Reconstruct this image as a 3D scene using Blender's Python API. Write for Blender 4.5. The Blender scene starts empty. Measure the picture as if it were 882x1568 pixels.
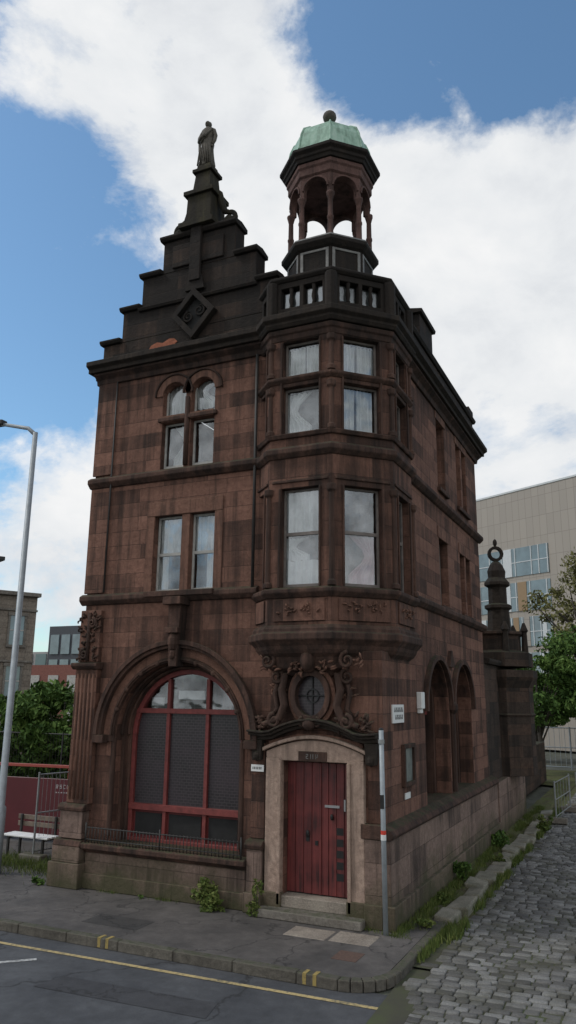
import bpy, math, random
import numpy as np
from mathutils import Vector, Matrix, noise
from mathutils.geometry import tessellate_polygon
random.seed(7)
S=bpy.context.scene
COL=bpy.context.collection
S.view_settings.view_transform='Standard'
S.view_settings.look='None'; S.view_settings.exposure=0; S.view_settings.gamma=1

# ------------------------------------------------------------ materials
class NT:
    def __init__(s,m): s.nt=m.node_tree; s.n=s.nt.nodes; s.l=s.nt.links
    def new(s,t,**k):
        x=s.n.new(t)
        for a,b in k.items():
            if a.startswith('i_'): x.inputs[int(a[2:])].default_value=b
            else: setattr(x,a,b)
        return x
    def link(s,a,b): s.l.new(a,b)
    def math(s,op,a,b=None,clamp=False):
        m=s.new('ShaderNodeMath',operation=op,use_clamp=clamp)
        for i,v in enumerate((a,b)):
            if v is None: continue
            if isinstance(v,(int,float)): m.inputs[i].default_value=v
            else: s.link(v,m.inputs[i])
        return m.outputs[0]
    def mix(s,fac,a,b,mode='MIX'):
        m=s.new('ShaderNodeMix',data_type='RGBA',blend_type=mode)
        for i,v in ((0,fac),(6,a),(7,b)):
            if isinstance(v,(int,float)): m.inputs[i].default_value=v
            elif isinstance(v,tuple): m.inputs[i].default_value=(*v,1)
            else: s.link(v,m.inputs[i])
        return m.outputs[2]
    def ramp(s,fac,stops,interp='LINEAR'):
        r=s.new('ShaderNodeValToRGB'); r.color_ramp.interpolation=interp
        e=r.color_ramp.elements
        while len(e)<len(stops): e.new(0.5)
        for k,(p,c) in zip(e,stops):
            k.position=p; k.color=(*c,1) if isinstance(c,tuple) else (c,c,c,1)
        s.link(fac,r.inputs[0]); return r.outputs[0]
    def noise(s,vec,scale,detail=4,rough=.6,dist=0):
        n=s.new('ShaderNodeTexNoise'); n.inputs['Scale'].default_value=scale
        n.inputs['Detail'].default_value=min(detail,7); n.inputs['Roughness'].default_value=rough
        n.inputs['Distortion'].default_value=dist
        if vec is not None: s.link(vec,n.inputs['Vector'])
        return n.outputs[0]
def mat(name):
    m=bpy.data.materials.new(name); m.use_nodes=True
    t=NT(m); b=t.n['Principled BSDF']; return m,t,b
def pos(t): return t.new('ShaderNodeNewGeometry').outputs['Position']
def bump(t,b,h,strength=.5,dist=.02):
    k=t.new('ShaderNodeBump'); k.inputs['Strength'].default_value=strength; k.inputs['Distance'].default_value=dist
    t.link(h,k.inputs['Height']); t.link(k.outputs[0],b.inputs['Normal'])
def vecmul(t,v,sc):
    m=t.new('ShaderNodeVectorMath',operation='MULTIPLY'); t.link(v,m.inputs[0]); m.inputs[1].default_value=sc; return m.outputs[0]

def stone(name,cols,soot=.5,bw=1.0,bh=.285,mortar=.007,blocks=True,mossz=None,rough_bump=.6,sootcol=(.016,.014,.013),topz=True,seed=0.):
    m,t,b=mat(name)
    g=t.new('ShaderNodeNewGeometry'); P=g.outputs['Position']
    sp=t.new('ShaderNodeSeparateXYZ'); t.link(P,sp.inputs[0])
    sn=t.new('ShaderNodeSeparateXYZ'); t.link(g.outputs['True Normal'],sn.inputs[0])
    tt=t.math('SUBTRACT',t.math('MULTIPLY',sp.outputs[1],sn.outputs[0]),t.math('MULTIPLY',sp.outputs[0],sn.outputs[1]))
    n1=t.noise(P,1.1,5,.66); n2=t.noise(P,11,5,.7); n3=t.noise(P,90,2,.6)
    nh=t.noise(vecmul(t,P,(.9,.9,4.2)),1.,4,.6)
    st=t.noise(vecmul(t,P,(3.2,3.2,.22)),1.4,5,.68)
    if blocks:
        cv=t.new('ShaderNodeCombineXYZ')
        wob=t.math('MULTIPLY',t.math('SUBTRACT',n2,.5),.02)
        t.link(t.math('ADD',t.math('ADD',tt,40.+seed),wob),cv.inputs[0]); t.link(t.math('ADD',sp.outputs[2],wob),cv.inputs[1])
        br=t.new('ShaderNodeTexBrick'); br.offset=.43; br.offset_frequency=2; br.squash=1.35; br.squash_frequency=3
        t.link(cv.outputs[0],br.inputs['Vector'])
        br.inputs['Scale'].default_value=1; br.inputs['Brick Width'].default_value=bw; br.inputs['Row Height'].default_value=bh
        br.inputs['Mortar Size'].default_value=mortar; br.inputs['Mortar Smooth'].default_value=.7
        br.inputs['Color1'].default_value=(0,0,0,1); br.inputs['Color2'].default_value=(1,1,1,1); br.inputs['Mortar'].default_value=(.5,.5,.5,1)
        rnd=br.outputs['Color']; mf=br.outputs['Fac']
        k=len(cols)
        v=t.math('ADD',t.math('ADD',t.math('MULTIPLY',rnd,.30),t.math('MULTIPLY',n1,.40)),t.math('MULTIPLY',nh,.36))
        base=t.ramp(v,[(.16+.72*i/(k-1),c) for i,c in enumerate(cols)])
    else:
        base=t.ramp(n1,[(.25+.5*i/(len(cols)-1),c) for i,c in enumerate(cols)]); mf=None; rnd=None
    base=t.mix(.85,base,t.ramp(n2,[(.25,.5),(.75,1.4)]),'MULTIPLY')
    base=t.mix(.5,base,t.ramp(n3,[(.3,.7),(.7,1.3)]),'MULTIPLY')
    sv=t.math('ADD',t.math('MULTIPLY',n1,.46),t.math('MULTIPLY',st,.66))
    sv=t.math('ADD',sv,t.math('MULTIPLY',t.math('SUBTRACT',n2,.5),.24))
    if rnd is not None: sv=t.math('ADD',sv,t.math('MULTIPLY',t.math('SUBTRACT',.5,rnd),.09))
    if topz:
        mr=t.new('ShaderNodeMapRange'); t.link(sp.outputs[2],mr.inputs[0]); mr.inputs[1].default_value=9.3; mr.inputs[2].default_value=11.; mr.inputs[3].default_value=0; mr.inputs[4].default_value=.16
        sv=t.math('ADD',sv,mr.outputs[0])
    sf=t.ramp(sv,[(.70-.32*soot,0.),(.79-.32*soot,.6),(.93-.32*soot,1.)])
    base=t.mix(t.math('MULTIPLY',sf,.9),base,sootcol)
    if mf is not None: base=t.mix(t.math('MULTIPLY',mf,.45),base,(.035,.028,.024))
    up=t.math('MULTIPLY',t.ramp(sn.outputs[2],[(.5,0.),(.9,1.)]),t.ramp(n2,[(.4,0.),(.6,.8)]))
    base=t.mix(up,base,(.05,.06,.03))
    if mossz:
        mz=t.new('ShaderNodeMapRange'); t.link(t.math('ADD',sp.outputs[2],t.math('MULTIPLY',t.math('SUBTRACT',n1,.5),1.8)),mz.inputs[0])
        mz.inputs[1].default_value=mossz; mz.inputs[2].default_value=mossz*.1; mz.inputs[3].default_value=0; mz.inputs[4].default_value=.8
        base=t.mix(mz.outputs[0],base,(.05,.055,.024))
    t.link(base,b.inputs['Base Color']); b.inputs['Roughness'].default_value=.9
    b.inputs['Specular IOR Level'].default_value=.25
    h=t.math('ADD',t.math('MULTIPLY',n2,1.),t.math('MULTIPLY',n3,.3))
    if mf is not None: h=t.math('SUBTRACT',h,t.math('MULTIPLY',mf,.9))
    bump(t,b,h,rough_bump,.035)
    return m
SC=[(.050,.031,.026),(.11,.059,.044),(.18,.094,.068),(.235,.122,.088),(.31,.172,.128)]
M_ASH=stone('red_sandstone_ashlar',SC,soot=.52)
M_TOW=stone('tower_sandstone',[tuple(x*.82 for x in c) for c in SC],soot=.64,bw=.8,bh=.42)
M_GAB=stone('sooty_sandstone',[(.028,.023,.02),(.042,.033,.027),(.06,.043,.034),(.085,.054,.04),(.14,.08,.057)],soot=.52,bw=.8,bh=.3)
M_MLD=stone('moulded_sandstone',[(.07,.041,.033),(.125,.07,.052),(.175,.095,.07)],soot=.72,blocks=False)
M_MLDR=stone('moulded_sandstone_red',[(.13,.069,.05),(.20,.105,.075),(.26,.14,.10)],soot=.48,blocks=False)
M_CUP=stone('cupola_sandstone',[(.09,.054,.046),(.14,.08,.068),(.19,.11,.093)],soot=.52,blocks=False,topz=False)
M_BLK=stone('black_weathered_sandstone',[(.022,.018,.015),(.04,.031,.025),(.065,.048,.036)],soot=.38,blocks=False)
M_MOSSY=stone('algae_sandstone',[(.035,.033,.02),(.06,.052,.03),(.09,.075,.045)],soot=.3,blocks=False)
M_BASE=stone('pale_base_sandstone',[(.12,.085,.07),(.19,.132,.108),(.245,.17,.138),(.30,.215,.172)],soot=.42,bw=1.05,bh=.46,mossz=.7,topz=False)
M_DOORST=stone('door_surround_sandstone',[(.29,.205,.16),(.39,.28,.222),(.46,.34,.27)],soot=.38,blocks=False,topz=False,sootcol=(.08,.058,.046))

def simple(name,col,rough=.6,metal=0.,var=.3,scale=8,b_=.15,spec=.5):
    m,t,b=mat(name); P=pos(t); n=t.noise(P,scale,5,.65)
    c=t.mix(1.,col,t.ramp(n,[(.25,1-var),(.75,1+var)]),'MULTIPLY')
    t.link(c,b.inputs['Base Color']); b.inputs['Roughness'].default_value=rough; b.inputs['Metallic'].default_value=metal
    b.inputs['Specular IOR Level'].default_value=spec
    if b_: bump(t,b,n,b_,.01)
    return m
M_REDP=simple('dull_red_paint',(.13,.02,.02),.6,var=.4,scale=5)
M_REDF=simple('red_window_paint',(.19,.04,.035),.6,var=.4)
M_WHITE=simple('white_paint',(.42,.41,.38),.6,var=.3)
M_SIGNW=simple('sign_white',(.75,.75,.73),.5,var=.06)
M_BLACK=simple('black_paint',(.015,.015,.015),.45,var=.3)
M_IRON=simple('cast_iron',(.03,.028,.026),.6,var=.4)
M_GALV=simple('galvanised_steel',(.30,.31,.31),.45,.5,var=.2)
M_LEAD=simple('lead_grey',(.17,.165,.155),.6,var=.45)
M_RED=simple('red_reflective',(.6,.05,.03),.4,var=.1)
M_BRONZE=simple('weathered_bronze',(.08,.07,.055),.8,.0,var=.5,scale=14)
M_SLATE=simple('slate',(.06,.065,.075),.6,var=.4,scale=20)
M_CURT=simple('net_curtain',(.78,.77,.74),.9,var=.25,scale=5,b_=0)
M_CURTP=simple('pink_curtain',(.55,.31,.35),.9,var=.2,scale=6,b_=0)
M_DARK=simple('dark_interior',(.02,.02,.02),.9,b_=0)
M_BRASS=simple('steel_door_plate',(.5,.5,.5),.3,.8,var=.1)
M_LAMPG=simple('lamp_post_grey',(.30,.33,.35),.5,.2,var=.2)
M_PWOOD=simple('bench_timber',(.16,.12,.09),.7,var=.3)

def copper():
    m,t,b=mat('verdigris_copper'); P=pos(t)
    st=t.noise(vecmul(t,P,(6,6,.8)),1.5,6,.6); n=t.noise(P,6,6,.6)
    c=t.ramp(t.math('ADD',t.math('MULTIPLY',st,.6),t.math('MULTIPLY',n,.4)),[(.32,(.12,.17,.13)),(.5,(.29,.45,.35)),(.68,(.45,.58,.49))])
    t.link(c,b.inputs['Base Color']); b.inputs['Roughness'].default_value=.7; bump(t,b,n,.2,.02); return m
M_COP=copper()
def glass(name,lo=.05,hi=.2):
    m,t,b=mat(name); out=t.n['Material Output']
    P=pos(t); n=t.noise(P,1.6,2,.5); nv=t.noise(P,1.1,3,.6)
    tr=t.new('ShaderNodeBsdfTransparent'); tr.inputs[0].default_value=(.88,.9,.91,1)
    gl=t.new('ShaderNodeBsdfGlossy'); gl.inputs[0].default_value=(.85,.88,.9,1); gl.inputs['Roughness'].default_value=.04
    k=t.new('ShaderNodeBump'); k.inputs['Strength'].default_value=.35; k.inputs['Distance'].default_value=.05; t.link(n,k.inputs['Height']); t.link(k.outputs[0],gl.inputs['Normal'])
    mx=t.new('ShaderNodeMixShader'); t.link(t.ramp(nv,[(.35,lo),(.65,hi)]),mx.inputs[0])
    t.link(tr.outputs[0],mx.inputs[1]); t.link(gl.outputs[0],mx.inputs[2]); t.link(mx.outputs[0],out.inputs[0])
    return m
M_GLASS=glass('window_glass')
def meshglass():
    m,t,b=mat('wired_dark_glass'); P=pos(t)
    mp=t.new('ShaderNodeSeparateXYZ'); t.link(P,mp.inputs[0])
    cv=t.new('ShaderNodeCombineXYZ'); t.link(mp.outputs[0],cv.inputs[0]); t.link(mp.outputs[2],cv.inputs[1])
    br=t.new('ShaderNodeTexBrick'); br.offset=.5; t.link(cv.outputs[0],br.inputs[0])
    br.inputs['Scale'].default_value=1; br.inputs['Brick Width'].default_value=.10; br.inputs['Row Height'].default_value=.05; br.inputs['Mortar Size'].default_value=.004
    br.inputs['Color1'].default_value=(.030,.026,.028,1); br.inputs['Color2'].default_value=(.022,.019,.021,1); br.inputs['Mortar'].default_value=(.08,.07,.07,1)
    n=t.noise(P,1.3,4,.6)
    t.link(t.mix(t.ramp(n,[(.4,0.),(.7,.5)]),br.outputs[0],(.07,.05,.06)),b.inputs['Base Color']); b.inputs['Roughness'].default_value=.3; return m
M_MESHG=meshglass()
def door_mat():
    m,t,b=mat('red_door_boards'); P=pos(t)
    n=t.noise(P,3,6,.6); st=t.noise(vecmul(t,P,(16,16,1.)),1.5,6,.6)
    c=t.ramp(t.math('ADD',t.math('MULTIPLY',n,.5),t.math('MULTIPLY',st,.5)),[(.34,(.03,.008,.008)),(.5,(.13,.024,.022)),(.68,(.20,.038,.034))])
    t.link(c,b.inputs['Base Color']); b.inputs['Roughness'].default_value=.5; bump(t,b,st,.3,.01); return m
M_DOOR=door_mat()

def attrmat(name,stops,rough=.8,extra=None):
    m,t,b=mat(name); a=t.new('ShaderNodeAttribute',attribute_name='rnd')
    P=pos(t); n=t.noise(P,1.2 if extra is None else extra,4,.6)
    v=t.math('ADD',t.math('MULTIPLY',a.outputs['Fac'],.7),t.math('MULTIPLY',n,.35))
    c=t.ramp(v,stops); t.link(c,b.inputs['Base Color']); b.inputs['Roughness'].default_value=rough
    b.inputs['Specular IOR Level'].default_value=.3
    return m,t,b,c
M_LEAF,_,_,_=attrmat('leaf_green',[(.15,(.025,.055,.01)),(.5,(.06,.12,.022)),(.85,(.12,.19,.04))])
M_LEAF2,_,_,_=attrmat('leaf_olive_spring',[(.15,(.07,.07,.025)),(.5,(.15,.15,.05)),(.85,(.24,.22,.08))])
M_LEAFR,_,_,_=attrmat('leaf_copper_beech',[(.15,(.03,.01,.01)),(.5,(.08,.02,.018)),(.85,(.13,.04,.03))])
M_GRASS,_,_,_=attrmat('grass_green',[(.15,(.04,.065,.012)),(.5,(.085,.125,.025)),(.85,(.16,.18,.05))])
M_SETT,ts,bs,cs=attrmat('granite_setts',[(.1,(.07,.067,.062)),(.45,(.14,.135,.127)),(.7,(.20,.195,.185)),(.95,(.28,.275,.26))],.65,1.3)
n_=ts.noise(pos(ts),45,5,.7); nb_=ts.noise(pos(ts),1.3,5,.65)
cc_=ts.mix(.8,cs,ts.ramp(n_,[(.3,.6),(.7,1.3)]),'MULTIPLY'); cc_=ts.mix(ts.ramp(nb_,[(.46,0.),(.66,.7)]),cc_,(.06,.058,.035))
ts.link(cc_,bs.inputs['Base Color']); bump(ts,bs,n_,.6,.015)
M_BARK=simple('bark',(.06,.05,.04),.9,var=.4,scale=15,b_=.6)

def asphalt(name,c1,c2,sc=1.,crack=.55):
    m,t,b=mat(name); P=pos(t)
    n=t.noise(P,.7,6,.65); f=t.noise(P,170*sc,2,.7); g=t.noise(P,5,5,.7)
    c=t.mix(t.ramp(n,[(.35,0.),(.65,1.)]),c1,c2)
    c=t.mix(.8,c,t.ramp(f,[(.3,.5),(.7,1.5)]),'MULTIPLY'); c=t.mix(.7,c,t.ramp(g,[(.3,.65),(.7,1.3)]),'MULTIPLY')
    v=t.new('ShaderNodeTexVoronoi',feature='DISTANCE_TO_EDGE'); v.inputs['Scale'].default_value=crack
    wv=t.new('ShaderNodeVectorMath',operation='ADD'); t.link(P,wv.inputs[0])
    nn=t.new('ShaderNodeTexNoise'); nn.inputs['Scale'].default_value=2.; nn.inputs['Detail'].default_value=5; t.link(P,nn.inputs[0]); t.link(nn.outputs[1],wv.inputs[1]); t.link(wv.outputs[0],v.inputs['Vector'])
    ck=t.ramp(v.outputs[0],[(.0,1.),(.012,0.)])
    c=t.mix(t.math('MULTIPLY',ck,.7),c,(.012,.011,.01))
    t.link(c,b.inputs['Base Color']); b.inputs['Roughness'].default_value=.85
    bump(t,b,t.math('SUBTRACT',f,ck),.5,.008); return m
M_ROAD=asphalt('road_asphalt',(.048,.050,.055),(.085,.087,.092),crack=.35)
M_PAVE=asphalt('pavement_asphalt',(.055,.05,.047),(.12,.107,.098))
M_YARD=asphalt('yard_surface',(.06,.055,.05),(.12,.11,.10))
M_KERB=stone('kerb_stone',[(.08,.072,.06),(.12,.108,.09),(.165,.15,.125)],soot=.25,blocks=False,topz=False)
M_SLAB=stone('worn_stone_slab',[(.14,.12,.10),(.2,.18,.155),(.27,.245,.21)],soot=.1,blocks=False,topz=False)
def plainstone(name,c1,c2,c3):
    m,t,b=mat(name); P=pos(t); n=t.noise(P,2.5,5,.65); f=t.noise(P,40,4,.7)
    c=t.ramp(n,[(.3,c1),(.5,c2),(.7,c3)]); c=t.mix(.8,c,t.ramp(f,[(.3,.6),(.7,1.3)]),'MULTIPLY')
    t.link(c,b.inputs['Base Color']); b.inputs['Roughness'].default_value=.9; bump(t,b,t.math('ADD',f,n),.6,.02); return m
M_SLABP=plainstone('pale_concrete_slab',(.18,.15,.12),(.27,.23,.19),(.34,.295,.24))
M_EDGE=plainstone('edge_stone',(.11,.105,.07),(.21,.195,.15),(.30,.275,.22))
def worn(name,col,under):
    m,t,b=mat(name); P=pos(t); n=t.noise(P,22,6,.75); f=t.noise(P,2.5,4,.6)
    v=t.math('ADD',t.math('MULTIPLY',n,.7),t.math('MULTIPLY',f,.3))
    c=t.mix(t.ramp(v,[(.38,0.),(.54,1.)]),under,col)
    t.link(c,b.inputs['Base Color']); b.inputs['Roughness'].default_value=.8; return m
M_YEL=worn('worn_yellow_line',(.48,.37,.17),(.12,.11,.08))
M_YELK=worn('worn_yellow_kerb_mark',(.34,.25,.08),(.10,.09,.06))
M_WLINE=worn('worn_white_line',(.5,.5,.48),(.09,.09,.09))
def mossground():
    m,t,b=mat('mossy_verge'); P=pos(t); n=t.noise(P,2.2,6,.7); f=t.noise(P,40,5,.7)
    c=t.ramp(n,[(.3,(.07,.055,.035)),(.42,(.09,.08,.035)),(.58,(.10,.12,.03)),(.72,(.08,.07,.045))])
    c=t.mix(.8,c,t.ramp(f,[(.3,.5),(.7,1.4)]),'MULTIPLY')
    t.link(c,b.inputs['Base Color']); b.inputs['Roughness'].default_value=.95; bump(t,b,t.math('ADD',f,n),.9,.05); return m
M_MOSS=mossground()
def joint():
    m,t,b=mat('sett_bedding_dirt'); P=pos(t); n=t.noise(P,1.6,5,.65)
    c=t.ramp(n,[(.35,(.05,.045,.035)),(.5,(.06,.06,.035)),(.65,(.065,.08,.03))])
    t.link(c,b.inputs['Base Color']); b.inputs['Roughness'].default_value=.95; return m
M_DIRT=joint()
M_GRND=asphalt('ground_far',(.07,.075,.05),(.11,.11,.09))

# ------------------------------------------------------------ geometry store
def root(name):
    o=bpy.data.objects.new(name,None); o.empty_display_size=.3; COL.objects.link(o); return o
G={}
BEV={}
def add(key,verts,faces):
    g=G.setdefault(key,([],[]))
    n=len(g[0]); g[0].extend([tuple(v) for v in verts]); g[1].extend([tuple(i+n for i in f) for f in faces])
Z=Vector((0,0,1))
class Fr:
    def __init__(s,O,N):
        s.O=Vector((O[0],O[1],0)); s.N=Vector((N[0],N[1],0)).normalized(); s.U=Vector((-s.N.y,s.N.x,0))
    def P(s,u,z,d): return s.O+s.U*u+Z*z+s.N*d
F=Fr((0,0),(0,-1)); R=Fr((0,0),(1,0))
def prism(key,front,off):
    n=len(front); v=[Vector(p) for p in front]+[Vector(p)+off for p in front]
    f=[tuple(range(n)),tuple(range(2*n-1,n-1,-1))]+[(i,(i+1)%n,n+(i+1)%n,n+i) for i in range(n)]
    add(key,v,f)
def fprism(key,fr,poly,d0,d1): prism(key,[fr.P(u,z,d0) for u,z in poly],fr.N*(d1-d0))
def fbox(key,fr,u0,u1,z0,z1,d0,d1): fprism(key,fr,[(u0,z0),(u1,z0),(u1,z1),(u0,z1)],d0,d1)
def fmould(key,fr,u0,u1,prof): prism(key,[fr.P(u0,z,d) for d,z in prof],fr.U*(u1-u0))
def box(key,x0,x1,y0,y1,z0,z1): prism(key,[(x0,y0,z0),(x1,y0,z0),(x1,y1,z0),(x0,y1,z0)],Vector((0,0,z1-z0)))
def fring(key,fr,uc,zc,r0,r1,d0,d1,a0=0,a1=180,n=28,ry=1.):
    full=abs(a1-a0)>=360
    m=n if full else n+1
    vs=[];fs=[]
    for i in range(m):
        a=math.radians(a0+(a1-a0)*i/n); c,s=math.cos(a),math.sin(a)*ry
        for r,d in ((r0,d0),(r1,d0),(r1,d1),(r0,d1)): vs.append(fr.P(uc+r*c,zc+r*s,d))
    for i in range(n):
        j=(i+1)%m
        for k in range(4): fs.append((4*i+k,4*i+(k+1)%4,4*j+(k+1)%4,4*j+k))
    if not full: fs+= [(0,1,2,3),(4*n+3,4*n+2,4*n+1,4*n)]
    add(key,vs,fs)
def archpts(uc,zs,r,z0,n=24,ry=1.):
    p=[(uc-r,z0),(uc+r,z0)]
    return p+[(uc+r*math.cos(math.pi*i/n),zs+ry*r*math.sin(math.pi*i/n)) for i in range(n+1)]
def rect(u0,u1,z0,z1): return [(u0,z0),(u1,z0),(u1,z1),(u0,z1)]
def fwall(key,fr,outer,holes,d0,d1):
    loops=[outer]+holes
    fl=[[Vector((u,z,0)) for u,z in L] for L in loops]
    tri=tessellate_polygon(fl)
    pts=[p for L in loops for p in L]; n=len(pts)
    vs=[fr.P(u,z,d0) for u,z in pts]+[fr.P(u,z,d1) for u,z in pts]
    fs=[tuple(t) for t in tri]+[tuple(i+n for i in reversed(t)) for t in tri]
    k=0
    for L in loops:
        m=len(L)
        for i in range(m): a=k+i;b=k+(i+1)%m; fs.append((a,b,b+n,a+n))
        k+=m
    add(key,vs,fs)
def lathe(key,c,prof,n=8,rot=22.5,apo=True,sq=1.):
    k=1/math.cos(math.pi/n) if apo else 1
    vs=[];fs=[]
    for r,z in prof:
        for i in range(n):
            a=math.radians(rot)+2*math.pi*i/n; vs.append((c[0]+r*k*math.cos(a),c[1]+r*k*math.sin(a)*sq,z))
    m=len(prof)
    for j in range(m-1):
        for i in range(n): i2=(i+1)%n; fs.append((j*n+i,j*n+i2,(j+1)*n+i2,(j+1)*n+i))
    fs.append(tuple(range(n-1,-1,-1))); fs.append(tuple((m-1)*n+i for i in range(n)))
    add(key,vs,fs)
def tube(key,pts,rads,n=8):
    pts=[Vector(p) for p in pts]
    if isinstance(rads,(int,float)): rads=[rads]*len(pts)
    vs=[];fs=[]
    for j,p in enumerate(pts):
        d=(pts[min(j+1,len(pts)-1)]-pts[max(j-1,0)]).normalized()
        a=d.orthogonal().normalized() if abs(d.z)<.9 else Vector((1,0,0))
        if j: a=(pa-d*pa.dot(d)).normalized()
        pa=a
        b=d.cross(a)
        for i in range(n):
            t=2*math.pi*i/n; vs.append(p+(a*math.cos(t)+b*math.sin(t))*rads[j])
    for j in range(len(pts)-1):
        for i in range(n): i2=(i+1)%n; fs.append((j*n+i,j*n+i2,(j+1)*n+i2,(j+1)*n+i))
    m=len(pts); fs.append(tuple(range(n-1,-1,-1))); fs.append(tuple((m-1)*n+i for i in range(n)))
    add(key,vs,fs)
def blob(key,c,r,n=8,m=5):
    vs=[];fs=[]
    for j in range(1,m):
        ph=math.pi*j/m
        for i in range(n):
            a=2*math.pi*i/n; vs.append((c[0]+r[0]*math.sin(ph)*math.cos(a),c[1]+r[1]*math.sin(ph)*math.sin(a),c[2]+r[2]*math.cos(ph)))
    top=len(vs); vs.append((c[0],c[1],c[2]+r[2])); vs.append((c[0],c[1],c[2]-r[2]))
    for j in range(m-2):
        for i in range(n): i2=(i+1)%n; fs.append((j*n+i,j*n+i2,(j+1)*n+i2,(j+1)*n+i))
    for i in range(n): i2=(i+1)%n; fs.append((top,i2,i)); fs.append((top+1,(m-2)*n+i,(m-2)*n+i2))
    add(key,vs,fs)
def leafcarve(key,fr,u,z,d,ang,ln,w):
    pts=[];rad=[]
    for i in range(6):
        q=i/5
        pts.append(fr.P(u+ln*q*math.cos(ang+.5*q),z+ln*q*math.sin(ang+.5*q),d+.05*math.sin(q*3.1))); rad.append(w*(.35+math.sin(q*2.6))*(.75))
    tube(key,pts,rad,6)
def carving(key,fr,u0,u1,z0,z1,d,num,seed,sz=.05):
    rr=random.Random(seed); uc=(u0+u1)/2; hw=(u1-u0)/2
    for i in range(num//2):
        z=rr.uniform(z0,z1); u=rr.uniform(.06,1)*hw; ang=rr.uniform(-1.2,1.4); ln=sz*rr.uniform(1.6,3.); w=sz*rr.uniform(.35,.6)
        leafcarve(key,fr,uc+u,z,d,ang,ln,w); leafcarve(key,fr,uc-u,z,d,math.pi-ang,ln,w)
def spiral(key,fr,uc,zc,r,d,s=1,turns=1.6,th=.035,start=90):
    pts=[];rad=[]
    N=26
    for i in range(N):
        q=i/(N-1); a=math.radians(start)+s*q*turns*2*math.pi; k=r*(1-.82*q)
        pts.append(fr.P(uc+k*math.cos(a),zc+k*math.sin(a),d+.03*q)); rad.append(th*(1-.5*q))
    tube(key,pts,rad,6)

B=root('sandstone_corner_building')
def K(part,m,bev=.008):
    k=(B.name,part,m.name); BEV[k]=bev; return k
def KK(r,part,m,bev=0):
    k=(r.name,part,m.name); BEV[k]=bev; return k

XL=-6.15; D=8.6
CX=-3.90; ZS=2.66
RF,RB1,RB2=1.33,1.27,1.21
kw=K('front_wall',M_ASH)
wall=[(XL,0),(0,0),(0,4.14),(-1.9,4.14),(-1.9,10.15),(XL,10.15)]
fwall(kw,F,wall,[archpts(CX,ZS,RF,.76),rect(-4.6,-3.24,5.3,6.8),
    archpts(-4.28,9.3,.27,7.76,12),archpts(-3.61,9.3,.27,7.76,12),rect(-1.74,-.58,.28,2.36)],-.20,0)
kw2=K('arch_reveal',M_MLD,.004)
RO=[(-5.7,.3),(-2.2,.3),(-2.2,4.1),(-5.7,4.1)]
fwall(kw2,F,RO,[archpts(CX,ZS,RB1,.76)],-.32,-.202)
fwall(kw2,F,RO,[archpts(CX,ZS,RB2,.76)],-.60,-.322)
km=K('arch_mouldings',M_MLD,.006)
fring(km,F,CX,ZS,1.58,1.68,0,.15); fring(km,F,CX,ZS,1.64,1.72,.15,.20)
fring(K('arch_voussoirs',M_MLDR,.006),F,CX,ZS,1.42,1.58,.001,.05)
fring(km,F,CX,ZS,1.333,1.42,.0,.08); fring(km,F,CX,ZS,1.36,1.39,.08,.11)
fring(km,F,CX,ZS,RB1+.005,RB1+.05,-.202,-.13); fring(km,F,CX,ZS,RB2+.005,RB2+.05,-.322,-.26)
for s in(-1,1):
    fbox(km,F,CX+s*1.6-.12,CX+s*1.6+.12,ZS-.14,ZS,.0,.2)
    tube(km,[F.P(CX+s*1.36,.9,.0),F.P(CX+s*1.36,ZS-.05,.0)],.05)
fbox(km,F,-5.64,CX-RF,ZS-.12,ZS,0,.06)
fprism(km,F,[(CX-.08,3.9),(CX+.08,3.9),(CX+.14,5.1),(CX-.14,5.1)],0,.24)
fbox(km,F,CX-.19,CX+.19,5.02,5.16,0,.36); blob(km,F.P(CX,4.35,.24),(.11,.1,.17)); fbox(km,F,CX-.14,CX+.14,4.5,4.6,.2,.33); blob(km,F.P(CX,4.12,.22),(.07,.08,.1))
for i in range(9):
    a=math.radians(20+140*i/8); p=F.P(CX+1.36*math.cos(a),ZS+1.36*math.sin(a),.09); blob(km,p,(.05,.04,.05))
kr=K('arched_window_frame',M_REDF,.004)
dW=-.38
fring(kr,F,CX,ZS,1.12,1.212,dW-.1,dW+.02)
for u0,u1 in((-1.21,-1.13),(-.46,-.39),(.39,.46),(1.13,1.21)): fbox(kr,F,CX+u0,CX+u1,.76,ZS+(.0 if abs(u0)>1 or abs(u1)>1 else 1.03),dW-.08,dW+.018)
fbox(kr,F,CX-1.2,CX+1.2,3.06,3.15,dW-.07,dW+.035)
fbox(kr,F,CX-1.2,CX+1.2,1.33,1.44,dW-.07,dW+.045)
fbox(kr,F,CX-1.2,CX+1.2,.765,.85,dW-.07,dW+.045)
kg=K('wired_glass',M_MESHG,0); fbox(kg,F,CX-1.16,CX+1.16,1.35,3.1,dW-.05,dW-.04)
kgl=K('window_glass',M_GLASS,0)
fprism(kgl,F,[(CX+1.16*math.cos(a),max(ZS+1.16*math.sin(a),3.1)) for a in [math.pi*i/24 for i in range(3,22)]],dW-.05,dW-.04)
fbox(K('lower_panels',M_REDP,0),F,CX-1.16,CX+1.16,.8,1.35,dW-.06,dW-.05)
for a,b in((-1.08,-.5),(-.34,.34),(.5,1.08)): fbox(K('lower_panels_dark',M_DARK,0),F,CX+a,CX+b,.9,1.28,dW-.05,dW-.03)
fbox(K('pelmet',M_CURT,0),F,CX-.3,CX+.28,3.32,3.48,dW-.14,dW-.12); fbox(K('pelmet',M_CURT,0),F,CX-.9,CX-.62,3.2,3.35,dW-.14,dW-.12)
kb=K('base_course',M_BASE,.012)
fbox(kb,F,-5.68,-2.38,0,.60,0,.10)
kms=K('sills_and_strings',M_MLD,.01)
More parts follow.
